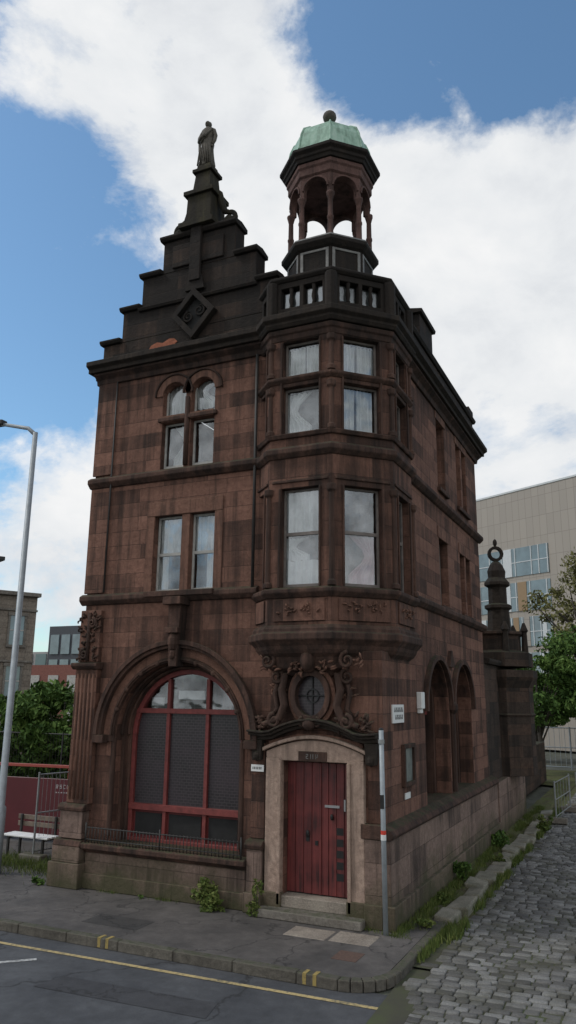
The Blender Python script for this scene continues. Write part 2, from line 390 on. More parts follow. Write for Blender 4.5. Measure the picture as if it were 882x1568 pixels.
fmould(kms,F,-5.72,-2.34,[(-.6,.6),(.1,.6),(.16,.66),(.24,.68),(.24,.76),(.18,.785),(-.6,.80)])
fbox(kb,F,-5.70,-2.36,0,.26,.0,.15)
kp=K('pilasters',M_ASH,.01)
fbox(kb,F,-6.36,-5.66,0,.42,0,.30); fbox(kb,F,-6.32,-5.70,.42,.70,0,.26)
fmould(kms,F,-6.32,-5.69,[(0,.7),(.27,.7),(.22,.8),(0,.82)])
fbox(kb,F,-6.24,-5.72,.82,1.30,0,.2)
fmould(kms,F,-6.28,-5.68,[(0,1.30),(.24,1.30),(.25,1.36),(.18,1.42),(0,1.42)])
fbox(kp,F,-6.18,-5.66,1.42,3.86,0,.13)
for i in range(5): tube(K('pilaster_reeds',M_MLDR,0),[F.P(-6.10+.09*i,1.5,.13),F.P(-6.10+.09*i,3.78,.13)],.026,6)
fmould(kms,F,-6.24,-5.62,[(0,3.86),(.16,3.86),(.22,3.92),(.22,3.98),(0,4.0)])
fbox(kp,F,-6.17,-5.68,4.0,5.0,0,.10)
kc=K('carvings',M_MLD,0)
carving(kc,F,-6.12,-5.74,4.05,4.9,.10,46,3,.04); spiral(kc,F,-6.0,4.15,.1,.13,1); spiral(kc,F,-5.85,4.75,.1,.13,-1)
tube(kc,[F.P(-5.92,4.02,.14),F.P(-5.92,4.95,.14)],.035)
fbox(kb,F,-2.34,-2.06,0,.95,0,.16); fbox(kb,F,-2.36,-2.04,0,.30,0,.22)
fmould(kms,F,-2.37,-2.04,[(0,.95),(.18,.95),(.2,1.02),(.14,1.08),(0,1.1)])
fbox(K('pier_quoins',M_TOW,.01),F,-2.33,-2.07,1.1,2.62,0,.05)
fbox(kp,F,-6.19,-5.72,5.34,7.5,0,.045); fbox(kp,F,-6.19,-5.72,7.78,9.86,0,.045)
fmould(kms,F,-6.24,-2.28,[(0,5.10),(.05,5.12),(.12,5.19),(.12,5.27),(.04,5.32),(0,5.33)])
fmould(kms,F,-6.24,-2.28,[(0,7.50),(.05,7.52),(.13,7.60),(.13,7.68),(.04,7.74),(0,7.75)])
fbox(kms,F,-4.68,-3.16,5.2,5.302,.0,.16)
CPL=[(0,9.80),(.05,9.80),(.07,9.9),(.18,9.98),(.18,10.02),(-.1,10.02),(-.1,9.8)]
CPU=[(-.1,10.021),(.24,10.021),(.24,10.10),(.33,10.15),(.33,10.25),(.1,10.32),(-.1,10.33)]
kcor=K('main_cornice',M_BLK,.008)
fmould(kcor,F,-6.34,-1.9,CPU); fmould(kcor,R,1.5,8.84,CPU); fmould(kms,F,-6.24,-1.9,CPL); fmould(kms,R,1.5,8.74,CPL)
kq=K('window_surrounds',M_MLDR,.008)
for z0,z1 in((5.3,6.8),):
    fbox(kq,F,-4.78,-4.6,z0,z1,0,.02); fbox(kq,F,-3.24,-3.06,z0,z1,0,.02); fbox(kq,F,-4.78,-3.06,z1,z1+.28,0,.025)
fbox(kq,F,-3.98,-3.80,5.3,6.8,-.2,.0)
for uc in(-4.28,-3.61): fring(kq,F,uc,9.3,.272,.42,0,.03,n=14)
fring(kms,F,-4.28,9.3,.42,.46,0,.06,n=14); fring(kms,F,-3.61,9.3,.42,.46,0,.063,n=14)
for uc in(-4.28,-3.61): fbox(kq,F,uc-.27,uc+.27,8.73,8.86,-.2,.05)
fbox(kms,F,-4.62,-3.26,8.74,8.82,.0,.07)
tube(K('colonnette',M_MLD,0),[F.P(-3.945,7.78,.03),F.P(-3.945,9.2,.03)],.05)
M_SASHB=simple('weathered_sash_paint',(.17,.145,.13),.6,var=.4)
def sash(fr,u0,u1,z0,z1,d,curt=None,mid=None,arch=False,mm_=None):
    kf=K('sash_frames' if mm_ is None else 'brown_sash_frames',mm_ or M_WHITE,.003); w=.04
    fbox(kf,fr,u0,u0+w,z0,z1,d-.04,d); fbox(kf,fr,u1-w,u1,z0,z1,d-.04,d)
    fbox(kf,fr,u0+w,u1-w,z0,z0+.07,d-.04,d-.002)
    if not arch: fbox(kf,fr,u0+w,u1-w,z1-w,z1,d-.04,d-.002)
    m=mid if mid else (z0+z1)/2
    fbox(kf,fr,u0+w,u1-w,m-.03,m+.03,d-.05,d-.004)
    fbox(K('window_glass',M_GLASS,0),fr,u0+.01,u1-.01,z0,z1,d-.03,d-.025)
    if curt:
        for (a,b,c,e,mm,pk) in curt:
            n=36; vs=[];fs=[]; T=8
            for i in range(n+1):
                q=i/n
                for zi in range(T+1):
                    tz=zi/T; z=c+(e-c)*tz
                    aa,bb=a,b
                    k=math.sin(min(1,max(0,(1-tz)*1.35))*math.pi)**1.3*.6
                    if pk>0: aa=a+(b-a)*k
                    elif pk<0: bb=b-(b-a)*k
                    uu=u0+(u1-u0)*(aa+(bb-aa)*q)
                    vs.append(fr.P(uu,z,d-.12+.032*math.sin(q*n*.8)+.014*math.sin(q*11+tz*2)))
            for i in range(n):
                for zi in range(T): k0=(T+1)*i+zi; fs.append((k0,k0+T+1,k0+T+2,k0+1))
            add(K('curtains',mm,0),vs,fs)
for u0,u1 in((-4.6,-3.98),(-3.80,-3.24)): sash(F,u0,u1,5.3,6.8,-.14,[(0,.30,5.3,6.1,M_CURT,0),(.0,1,6.1,6.8,M_CURT,0)] if u0<-4 else [(.5,1,5.3,6.05,M_CURT,0),(0,1,6.1,6.8,M_CURT,0)])
for uc in(-4.28,-3.61):
    sash(F,uc-.27,uc+.27,7.76,8.73,-.13,[(.3,1.,7.76,8.7,M_CURT,1)] if uc<-4 else None,mid=7.82)
    sash(F,uc-.27,uc+.27,8.86,9.6,-.13,[(0,1,8.86,9.58,M_CURT,0)] if uc<-4 else [(0,1,9.0,9.58,M_CURT,-1)],arch=True,mid=8.90)
kpi=K('downpipes',M_IRON,0)
tube(kpi,[F.P(-2.38,5.3,.07),F.P(-2.38,9.8,.07)],.03); tube(kpi,[F.P(-5.68,5.35,.07),F.P(-5.68,9.8,.07)],.018,6)

# --- stepped gable
kg_=K('stepped_gable',M_GAB,.012)
GC=-3.88
steps=[(2.32,10.32,10.74),(1.85,10.74,11.44),(1.38,11.44,12.14),(.88,12.14,12.88)]
for hw,z0,z1 in steps:
    fbox(kg_,F,GC-hw,GC+hw,z0,z1,-.42,-.03 if hw<1 else (-.03-.002*hw))
kcp=K('gable_copings',M_BLK,.01)
for i,(hw,z0,z1) in enumerate(steps):
    nx=steps[i+1][0] if i<3 else -1
    if nx>0:
        for s in(-1,1):
            a,b=GC+s*nx,GC+s*(hw+.05)
            if a>b:a,b=b,a
            fmould(kcp,F,a,b,[(-.46,z1),(.03,z1),(.07,z1+.05),(.07,z1+.09),(-.2,z1+.14),(-.46,z1+.09)])
    else: fmould(kcp,F,GC-hw-.05,GC+hw+.05,[(-.46,z1),(.03,z1),(.08,z1+.05),(.08,z1+.10),(-.2,z1+.15),(-.46,z1+.10)])
fbox(kg_,F,GC-.62,GC+.62,12.2,12.72,-.03,.02); fbox(kg_,F,GC-.14,GC+.12,11.75,13.0,.02,.10); fmould(kcp,F,GC-1.42,GC+1.42,[(-.03,11.36),(.03,11.36),(.06,11.42),(-.03,11.45)])
fprism(kcp,F,[(GC-.24,11.55),(GC+.22,11.55),(GC+.12,11.9),(GC-.14,11.9)],-.02,.06)
def loz(r): return [(GC-r,11.0),(GC,11.0-r*1.1),(GC+r,11.0),(GC,11.0+r*1.1)]
fwall(kcp,F,loz(.52),[loz(.36)],-.04,.12)
fprism(K('lozenge_glass',M_DARK,0),F,loz(.37),-.03,-.015)
spiral(kcp,F,GC-.13,10.95,.13,.03,1,th=.03); spiral(kcp,F,GC+.13,11.05,.13,.03,-1,th=.03)
fbox(kcp,F,GC-.04,GC+.04,10.45,10.62,-.03,.08)
M_SP=stone('fresh_spalled_stone',[(.24,.09,.055),(.33,.12,.07),(.38,.15,.09)],soot=.2,blocks=False,topz=False)
fprism(K('spalled_stone',M_SP,0),F,[(-5.0,10.44),(-4.85,10.40),(-4.6,10.43),(-4.42,10.41),(-4.3,10.5),(-4.38,10.58),(-4.5,10.60),(-4.66,10.53),(-4.8,10.57),(-4.95,10.52)],-.034,-.022)
kpd=K('pedestal',M_MOSSY,.012)
def sqr(c,w,z0,z1,w1=None): lathe(kpd,c,[(w,z0),(w1 or w,z1)],4,45)
pc=(GC+.01,.24)
sqr(pc,.42,13.0,13.12); sqr(pc,.31,13.12,13.8,.29); sqr(pc,.36,13.8,13.9); sqr(pc,.28,13.9,13.98,.22); sqr(pc,.22,13.98,14.42,.18); sqr(pc,.24,14.42,14.5); sqr(pc,.18,14.5,14.64,.16)
for s in(-1,1):
    spiral(kpd,F,pc[0]+s*.60,13.2,.17,-.24,-s,1.3,.06,90)
    tube(kpd,[F.P(pc[0]+s*.62,13.36,-.24),F.P(pc[0]+s*.48,13.42,-.24),F.P(pc[0]+s*.40,13.62,-.24),F.P(pc[0]+s*.33,13.9,-.24),F.P(pc[0]+s*.28,13.98,-.24)],[.05,.07,.08,.07,.04],8)
    blob(kpd,F.P(pc[0]+s*.62,13.15,-.24),(.14,.12,.12))

# --- side wall
krw=K('side_wall',M_ASH)
ho=[archpts(3.55,3.15,.98,1.46,20),archpts(5.8,3.15,.98,1.46,20)]
fwall(krw,R,[(.20,0),(D,0),(D,10.15),(1.45,10.15),(1.45,4.14),(.20,4.14)],ho+[rect(4.15,4.95,5.34,6.82),rect(6.2,6.72,5.34,6.82),rect(6.86,7.35,5.34,6.82),
   rect(4.25,5.0,8.0,9.62),rect(6.2,6.7,8.0,9.62),rect(6.86,7.35,8.0,9.62)],-.32,0)
for uc in(3.55,5.8):
    fring(km,R,uc,3.15,1.0,1.1,0,.10,n=20)
    fwall(kw2,R,rect(uc-1.05,uc+1.05,1.3,4.3),[archpts(uc,3.15,.86,1.46,20)],-.5,-.322)
    fbox(K('side_arch_glass',M_DARK,0),R,uc-1,uc+1,1.4,4.3,-.56,-.52)
    fbox(K('side_arch_bars',M_MLD,0),R,uc-.05,uc+.05,1.46,4.0,-.52,-.40); fbox(kr,R,uc-.86,uc+.86,3.05,3.15,-.52,-.45)
tube(km,[R.P(4.675,1.5,.03),R.P(4.675,3.1,.03)],.07); blob(km,R.P(4.675,3.2,.05),(.12,.14,.14))
fprism(K('arch_apex',M_MLD,0),R,[(4.45,4.05),(4.9,4.05),(4.72,4.4),(4.63,4.4)],0,.08)
for a,b,c,d in((4.15,4.95,5.34,6.82),(6.2,6.72,5.34,6.82),(6.86,7.35,5.34,6.82),(4.25,5.0,8.0,9.62),(6.2,6.7,8.0,9.62),(6.86,7.35,8.0,9.62)):
    sash(R,a,b,c,d,-.18,mm_=M_SASHB); fbox(kms,R,a-.06,b+.06,c-.1,c+.002,0,.08)
    fbox(kq,R,a-.1,b+.1,d,d+.26,0,.02)
fmould(kms,R,1.5,8.7,[(0,5.10),(.05,5.12),(.12,5.19),(.12,5.27),(.04,5.32),(0,5.33)])
fmould(kms,R,1.5,8.7,[(0,7.50),(.05,7.52),(.13,7.60),(.13,7.68),(.04,7.74),(0,7.75)])
fbox(kb,R,-.12,9.0,0,1.26,0,.12); fbox(kb,R,-.17,9.0,0,.34,0,.19)
fmould(kms,R,-.14,9.0,[(-.35,1.26),(.14,1.26),(.18,1.32),(.14,1.40),(0,1.47),(-.35,1.475)])
fbox(kb,F,-.30,-.002,0,1.26,0,.118); fbox(kb,F,-.30,-.002,0,.34,.0,.17); fmould(kms,F,-.31,.0,[(0,1.26),(.139,1.26),(.139,1.40),(0,1.47)])
fbox(K('corner_pier',M_TOW,.012),F,-.27,-.0,1.47,2.6,0,.025)
kpp=K('side_parapet',M_GAB,.01)
fbox(kpp,R,2.4,D+.1,10.32,11.0,-.35,-.02); fmould(kcp,R,2.4,D+.2,[(-.4,11.0),(.02,11.0),(.06,11.06),(.06,11.1),(-.2,11.15),(-.4,11.1)])
fbox(kpp,R,3.1,4.2,11.0,11.72,-.55,.0); fmould(kcp,R,3.03,4.27,[(-.6,11.72),(.06,11.72),(.08,11.8),(-.25,11.86),(-.6,11.8)])
fbox(kpp,R,8.2,8.75,11.0,11.35,-.5,.0)
kbw=K('rear_walls',M_ASH)
box(kbw,XL,XL+.3,.205,D,0,10.15); box(kbw,XL+.3,-.33,D-.3,D,0,10.15)
fbox(kcor,Fr((XL,0),(-1,0)),-D,0,9.95,10.25,0,.18)
prism(K('slate_roof',M_SLATE,0),[(XL+.1,.45,10.3),(-.4,.45,10.3),(GC+.4,.45,11.9),(GC-.4,.45,11.9)],Vector((0,D-.6,0)))

# --- annex
ka=K('annex_walls',M_GAB,.01)
box(ka,-4,-.02,D+.02,13.4,0,4.3)
box(kb,-3.9,.16,9.0,13.45,0,1.3)
ac=(-.20,11.6)
lathe(ka,ac,[(.95,1.3),(.95,2.9),(1.0,2.95),(.95,3.0),(.95,3.7),(1.1,4.0),(1.1,4.2)],8)
fmould(kcp,R,8.8,13.5,[(-.4,4.3),(.08,4.3),(.12,4.38),(.12,4.44),(-.4,4.5)])
ft=(-.08,11.7)
lathe(ka,ac,[(1.0,4.3),(1.0,4.7),(.7,4.78),(.7,5.2),(.8,5.25),(.8,5.33)],8)
lathe(kcp,ft,[(.34,5.3),(.30,6.0),(.38,6.06),(.38,6.15),(.26,6.2),(.26,6.7),(.36,6.76),(.36,6.85),(.24,7.0),(.26,7.2),(.18,7.4),(.1,7.5)],8)
fring(kcp,Fr(ft,(.5,-1)),0,7.75,.15,.24,-.06,.06,0,360,16); blob(kcp,(ft[0],ft[1],8.1),(.07,.07,.12))
for a in range(0,360,60):
    p=(ac[0]+.85*math.cos(math.radians(a)),ac[1]+.85*math.sin(math.radians(a))); lathe(kcp,p,[(.09,4.7),(.07,5.3),(.11,5.36),(.03,5.6)],6)

# --- oriel tower
OC=(-1.31,1.03); A=1.435
kt=K('tower_walls',M_TOW,.01)
ktm=K('tower_mouldings',M_MLD,.01)
def octf(a,ang):
    n=(math.cos(math.radians(ang)),math.sin(math.radians(ang))); return Fr((OC[0]+a*n[0],OC[1]+a*n[1]),n)
faces=[-135,-90,-45,0,45]
for ang in faces:
    f=octf(A,ang); h=A*.41421
    w=.36
    fwall(kt,f,rect(-h,h,4.4,10.0),[rect(-w,w,5.2,6.95),rect(-w,w,7.95,9.76)],-.24,0)
    fbox(ktm,f,-w,w,8.86,9.04,-.2,-.0)
    cu={-90:[(.0,1.,5.2,5.7,M_CURT,0),(0,.6,5.7,6.1,M_CURT,-1),(0,1,6.2,6.93,M_CURT,0)],-45:[(0.25,.95,5.2,6.12,M_CURTP,1)]}.get(ang,None)
    sash(f,-w,w,5.2,6.95,-.13,cu,mid=6.15,mm_=M_SASHB)
    cu={-90:[(0,.65,7.95,8.8,M_CURT,-1)],-45:[(.0,.45,7.95,8.85,M_CURT,0),(.5,.96,7.95,8.85,M_CURT,0)]}.get(ang,None)
    sash(f,-w,w,7.95,8.86,-.13,cu,mid=8.0,mm_=M_SASHB)
    sash(f,-w,w,9.04,9.76,-.13,[(0,.48,9.04,9.7,M_CURT,0),(.52,1,9.04,9.7,M_CURT,0)] if ang in(-90,-45) else None,mid=9.06,mm_=M_SASHB)
    for s in(-1,1):
        fbox(ktm,f,s*(w+.02)-.02,s*(w+.02)+.02,5.2,6.95,0,.03); fbox(ktm,f,s*(w+.02)-.02,s*(w+.02)+.02,7.95,9.74,0,.03)
    fbox(ktm,f,-h*.9,h*.9,7.05,7.1,0,.03)
    fwall(K('tower_parapet',M_BLK,.01),f,rect(-h,h,10.28,10.98),[rect(-.42,-.04,10.45,10.86),rect(.04,.42,10.45,10.86)],-.18,0)
    fbox(kgl,f,-.43,.43,10.44,10.87,-.12,-.11); fbox(K('parapet_lining',M_LEAD,0),f,-.43,.43,10.44,10.87,-.17,-.165)
    for q in(-.23,.23): lathe(K('parapet_balusters',M_BLK,0),tuple(f.P(q,0,-.06))[:2],[(.05,10.44),(.03,10.52),(.05,10.62),(.03,10.75),(.05,10.87)],8,0,False)
    fbox(kt,f,-h*.8,h*.8,4.62,5.0,0,.03)
    if ang in(-90,-45,0): carving(K('carvings',M_MLDR,0),f,-.35,.35,4.74,4.90,.015,20,abs(ang)+5,.03)
for k in range(8):
    a=math.radians(22.5+45*k); rr_=A/math.cos(math.pi/8)
    x,y=OC[0]+rr_*math.cos(a),OC[1]+rr_*math.sin(a)
    if y>2.2 or x<-2.5 and y>0.3: continue
    for z0,z1 in((5.2,6.95),(7.95,8.86),(9.06,9.75)):
        tube(ktm,[(x,y,z0),(x,y,z0+.08),(x,y,z0+.1),(x,y,z1-.14),(x,y,z1-.1),(x,y,z1)],[.08,.08,.05,.045,.085,.09],10)
    lathe(K('tower_parapet',M_BLK,.01),(x,y),[(.11,10.28),(.11,10.98)],8)
R8=lambda key,prof: lathe(key,OC,prof,8)
R8(ktm,[(1.3,5.0),(1.46,5.02),(1.53,5.1),(1.53,5.16),(1.45,5.2),(1.3,5.2)])
R8(ktm,[(1.3,7.48),(1.46,7.5),(1.53,7.58),(1.53,7.66),(1.46,7.72),(1.3,7.72)])
R8(ktm,[(1.3,7.86),(1.48,7.87),(1.51,7.945),(1.3,7.95)])
R8(ktm,[(1.3,8.92),(1.45,8.93),(1.51,8.99),(1.51,9.04),(1.3,9.06)])
R8(ktm,[(1.3,9.76),(1.45,9.78),(1.47,9.88),(1.50,9.90),(1.52,9.98),(1.3,10.0)])
R8(kcor,[(1.3,10.001),(1.54,10.002),(1.58,10.06),(1.58,10.1),(1.65,10.15),(1.65,10.25),(1.5,10.3),(.2,10.31)])
R8(K('parapet_cap',M_BLK,.01),[(1.25,10.97),(1.45,10.98),(1.50,11.03),(1.50,11.08),(1.4,11.12),(1.25,11.12)])
R8(ktm,[(.3,3.72),(1.12,3.74),(1.16,3.80),(1.26,3.86),(1.28,3.94),(1.32,4.04),(1.40,4.10),(1.44,4.16),(1.46,4.22),(1.51,4.28),(1.55,4.32),(1.55,4.42),(1.50,4.45),(1.50,4.5),(1.46,4.56),(1.3,4.58)])
carving(K('carvings',M_MLDR,0),F,-2.05,-.25,3.80,4.0,.23,50,31,.042)
for s in(-1,1):
    spiral(kc,F,-1.22+s*.72,3.98,.14,.28,s,1.4,.035)
blob(kc,F.P(-1.2,3.98,.3),(.13,.12,.17),10,7)

# cupola
kcu=K('cupola_stone',M_CUP,.008); kcl=K('cupola_lead',M_LEAD,.006); kcb=K('cupola_cornice',M_BLK,.008)
lathe(kcb,OC,[(.9,10.9),(.9,11.3),(.81,11.35),(.81,11.98)],8)
for k in range(8):
    ca,sa=math.cos(math.radians(45*k)),math.sin(math.radians(45*k))
    fr=Fr((OC[0]+.81*ca,OC[1]+.81*sa),(ca,sa))
    fwall(kcl,fr,rect(-.30,.30,11.46,11.95),[rect(-.24,.24,11.52,11.9)],0,.02)
    ap=.78; fr=Fr((OC[0]+ap*ca,OC[1]+ap*sa),(ca,sa))
    h=ap*.41421
    out=[(-h,14.0),(-h,13.20),(-.25,13.2)]+[(-.25*math.cos(math.pi*i/14),13.36+.25*math.sin(math.pi*i/14)) for i in range(15)]+[(.25,13.2),(h,13.20),(h,14.0)]
    fwall(kcu,fr,out,[],-.13,0)
    fring(kcu,fr,0,13.36,.252,.29,0,.03,n=14)
    a=math.radians(22.5+45*k); q=.78/math.cos(math.pi/8)-.03
    x,y=OC[0]+q*math.cos(a),OC[1]+q*math.sin(a)
    lathe(K('cupola_columns',M_CUP,0),(x,y),[(.09,12.2),(.09,12.25),(.060,12.29),(.057,12.60),(.068,12.62),(.068,12.66),(.054,12.69),(.05,13.04),(.056,13.06),(.07,13.12),(.085,13.17),(.085,13.21)],12,0,False)
lathe(kcb,OC,[(.8,11.96),(.86,12.0),(.93,12.08),(.93,12.14),(.88,12.2),(.5,12.22)],8)
lathe(kcl,OC,[(.5,12.2),(.90,12.145),(.935,12.15),(.90,12.205),(.5,12.235)],8)
lathe(kcu,OC,[(.5,13.66),(.78,13.665),(.82,13.7),(.82,13.84),(.85,13.88),(.85,13.96),(.3,13.97)],8)
lathe(kcb,OC,[(.4,13.971),(.88,13.972),(.90,14.04),(.93,14.06),(.93,14.12),(.99,14.17),(.99,14.24),(.8,14.26),(.4,14.27)],8)
ko=K('copper_dome',M_COP,.004)
PR=[(.88,14.25),(.89,14.30),(.84,14.36),(.81,14.55),(.78,14.74),(.71,14.92),(.56,15.05),(.36,15.13),(.16,15.18),(.09,15.2)]
lathe(ko,OC,PR,8)
for k in range(8):
    a=math.radians(22.5+45*k); q=1/math.cos(math.pi/8)
    tube(ko,[(OC[0]+r*q*math.cos(a),OC[1]+r*q*math.sin(a),z+.01) for r,z in PR[2:]],.022,6)
lathe(ko,OC,[(.1,15.18),(.07,15.28),(.05,15.40),(.09,15.44),(.05,15.50)],10,0,False)
blob(K('finial_ball',M_BRONZE,0),(OC[0],OC[1],15.66),(.15,.15,.14),14,10)
lathe(K('tower_roof_deck',M_SLATE,0),OC,[(1.3,10.3),(1.25,10.6),(.85,11.0)],8)

# --- doorcase
kd=K('door_surround',M_DOORST,.01)
for u0,u1 in((-2.03,-1.74),(-.58,-.30)):
    fbox(kd,F,u0,u1,.15,2.40,0,.11)
    s=1 if u0<-1 else -1
    fbox(kd,F,(u1-.06) if s>0 else u0,u1 if s>0 else u0+.06,.16,2.36,.11,.14)
    fbox(kb,F,u0-.02,u1+.02,.0,.34,0,.14)
def seg(u0,u1,zb,rise,n=16): return [(u0+(u1-u0)*i/n, zb+rise*math.sin(math.pi*i/n)**.9) for i in range(n+1)]
fprism(kd,F,[(-2.03,2.402),(-1.74,2.362),(-.58,2.362),(-.30,2.402)]+list(reversed(seg(-2.03,-.30,2.50,.20))),0,.10)
t0=seg(-2.08,-.25,2.50,.22)
def ribbon(key,pts,th,d0,d1):
    poly=pts+[(u,z+th) for u,z in reversed(pts)]; fprism(key,F,poly,d0,d1)
ribbon(kd,t0,.06,.0,.16)
fbox(K('door_plaque',M_MLD,.005),F,-1.43,-.93,2.37,2.52,.1,.125)
kn=K('door_numerals',M_LEAD,0)
for a,b,c,d in((0,.04,.0,.01),(.03,.04,.035,.07),(0,.04,.035,.045),(0,.01,0,.035),(0,.04,.065,.075),(.08,.09,0,.075),(.12,.13,0,.075),(.17,.18,0,.075),(.20,.21,.02,.075),(.17,.21,.025,.035)): fbox(kn,F,-1.29+a,-1.29+b,2.405+c,2.405+d,.125,.13)
kh=K('door_hood',M_BLK,.008)
h0=[(-2.32,2.70),(-2.05,2.68),(-1.9,2.70)]+seg(-1.9,-.42,2.70,.2)[1:-1]+[(-.42,2.70),(-.28,2.68),(-.05,2.70)]
ribbon(kh,h0,.06,0,.16); ribbon(kh,[(u,z+.06) for u,z in h0],.05,0,.24); ribbon(kh,[(u,z+.11) for u,z in h0],.035,0,.30)
ribbon(K('tympanum',M_MLDR,0),[(u,z-.01) for u,z in seg(-2.0,-.33,2.57,.14)],.1,0,.06)
for s,uc in((-1,-2.19),(1,-.17)):
    fprism(kh,F,[(uc-.08,2.35),(uc+.08,2.35),(uc+.1,2.68),(uc-.1,2.68)],0,.16); blob(kh,F.P(uc,2.42,.13),(.07,.08,.09))
# oculus
OU,OZ=-1.2,3.41
fring(K('oculus_ring',M_MLD,.006),F,OU,OZ,.27,.36,0,.2,0,360,32,1.2); fring(K('oculus_ring',M_MLDR,.006),F,OU,OZ,.36,.43,0,.12,0,360,32,1.17)
fprism(K('oculus_glass',M_MESHG,0),F,[(OU+.28*math.cos(2*math.pi*i/24),OZ+.34*math.sin(2*math.pi*i/24)) for i in range(24)],.03,.05)
tube(K('oculus_bars',M_BLACK,0),[F.P(OU,OZ-.32,.07),F.P(OU,OZ+.32,.07)],.012); tube(K('oculus_bars',M_BLACK,0),[F.P(OU-.26,OZ,.07),F.P(OU+.26,OZ,.07)],.012)
fring(K('oculus_bars',M_BLACK,0),F,OU,OZ,.10,.12,.06,.08,0,360,16)
for s in(-1,1):
    tube(ktm,[F.P(OU+s*.46,3.78,.14),F.P(OU+s*.53,3.5,.16),F.P(OU+s*.47,3.25,.18),F.P(OU+s*.56,3.04,.18),F.P(OU+s*.85,2.93,.18)],[.05,.07,.07,.07,.05],8)
    tube(kc,[F.P(OU+s*.60,3.74,.08),F.P(OU+s*.68,3.45,.1),F.P(OU+s*.62,3.2,.1),F.P(OU+s*.75,3.05,.12)],[.03,.05,.05,.03],8)
    spiral(kc,F,OU+s*.64,3.72,.13,.12,s,1.4,.035); spiral(kc,F,OU+s*.64,3.0,.12,.2,-s,1.4,.04)
    carving(kc,F,OU+s*.78-.26,OU+s*.78+.20,2.86,3.08,.12,40,50+s,.045)
    spiral(kc,F,OU+s*.98,2.95,.09,.12,s,1.2,.035)
    carving(K('carvings',M_MLDR,0),F,OU+s*.62-.1,OU+s*.62+.1,3.35,3.62,.06,14,60+s,.035)
blob(kc,F.P(OU,3.88,.22),(.12,.1,.1)); blob(kc,F.P(OU,2.96,.22),(.12,.1,.1),10,7); spiral(kc,F,OU-.12,2.98,.08,.2,1,1.2,.03); spiral(kc,F,OU+.12,2.98,.08,.2,-1,1.2,.03)
kdd=K('door_leaves',M_DOOR,.003)
dd=-.14
for a,b in((-1.735,-1.145),(-1.135,-.585)):
    n=4; w=(b-a)/n
    for i in range(n): fbox(kdd,F,a+w*i+.004,a+w*(i+1)-.004,.32,2.33,dd-.05,dd-.003*(i%2))
fbox(kdd,F,-1.16,-1.12,.32,2.33,dd,dd+.02); fbox(K('door_backing',M_DARK,0),F,-1.74,-.58,.28,2.36,dd-.09,dd-.055)
for i in range(5): fbox(K('door_slots',M_DARK,0),F,-.86,-.74,.55+.17*i,.66+.17*i,dd+.001,dd+.004)
kpl=K('door_plates',M_BRASS,.002)
fbox(kpl,F,-1.06,-.80,1.64,1.68,dd,dd+.02); blob(K('door_keypad',M_BLACK,0),F.P(-.93,1.5,dd+.03),(.03,.03,.05))
blob(K('door_keypad',M_BLACK,0),F.P(-1.36,1.22,dd+.02),(.035,.02,.06)); fbox(K('door_keypad',M_BLACK,0),F,-1.39,-1.33,1.1,1.2,dd,dd+.012); fbox(K('door_keypad',M_BLACK,0),F,-1.23,-1.18,1.05,1.12,dd,dd+.012)
fbox(kpl,F,-.72,-.69,1.6,1.78,dd,dd+.03)
ks=K('door_steps',M_SLAB,.015)
fbox(ks,F,-2.05,-.28,0,.13,.0,.36); fbox(K('threshold',M_SLABP,.01),F,-1.74,-.58,.13,.30,-.2,.10)

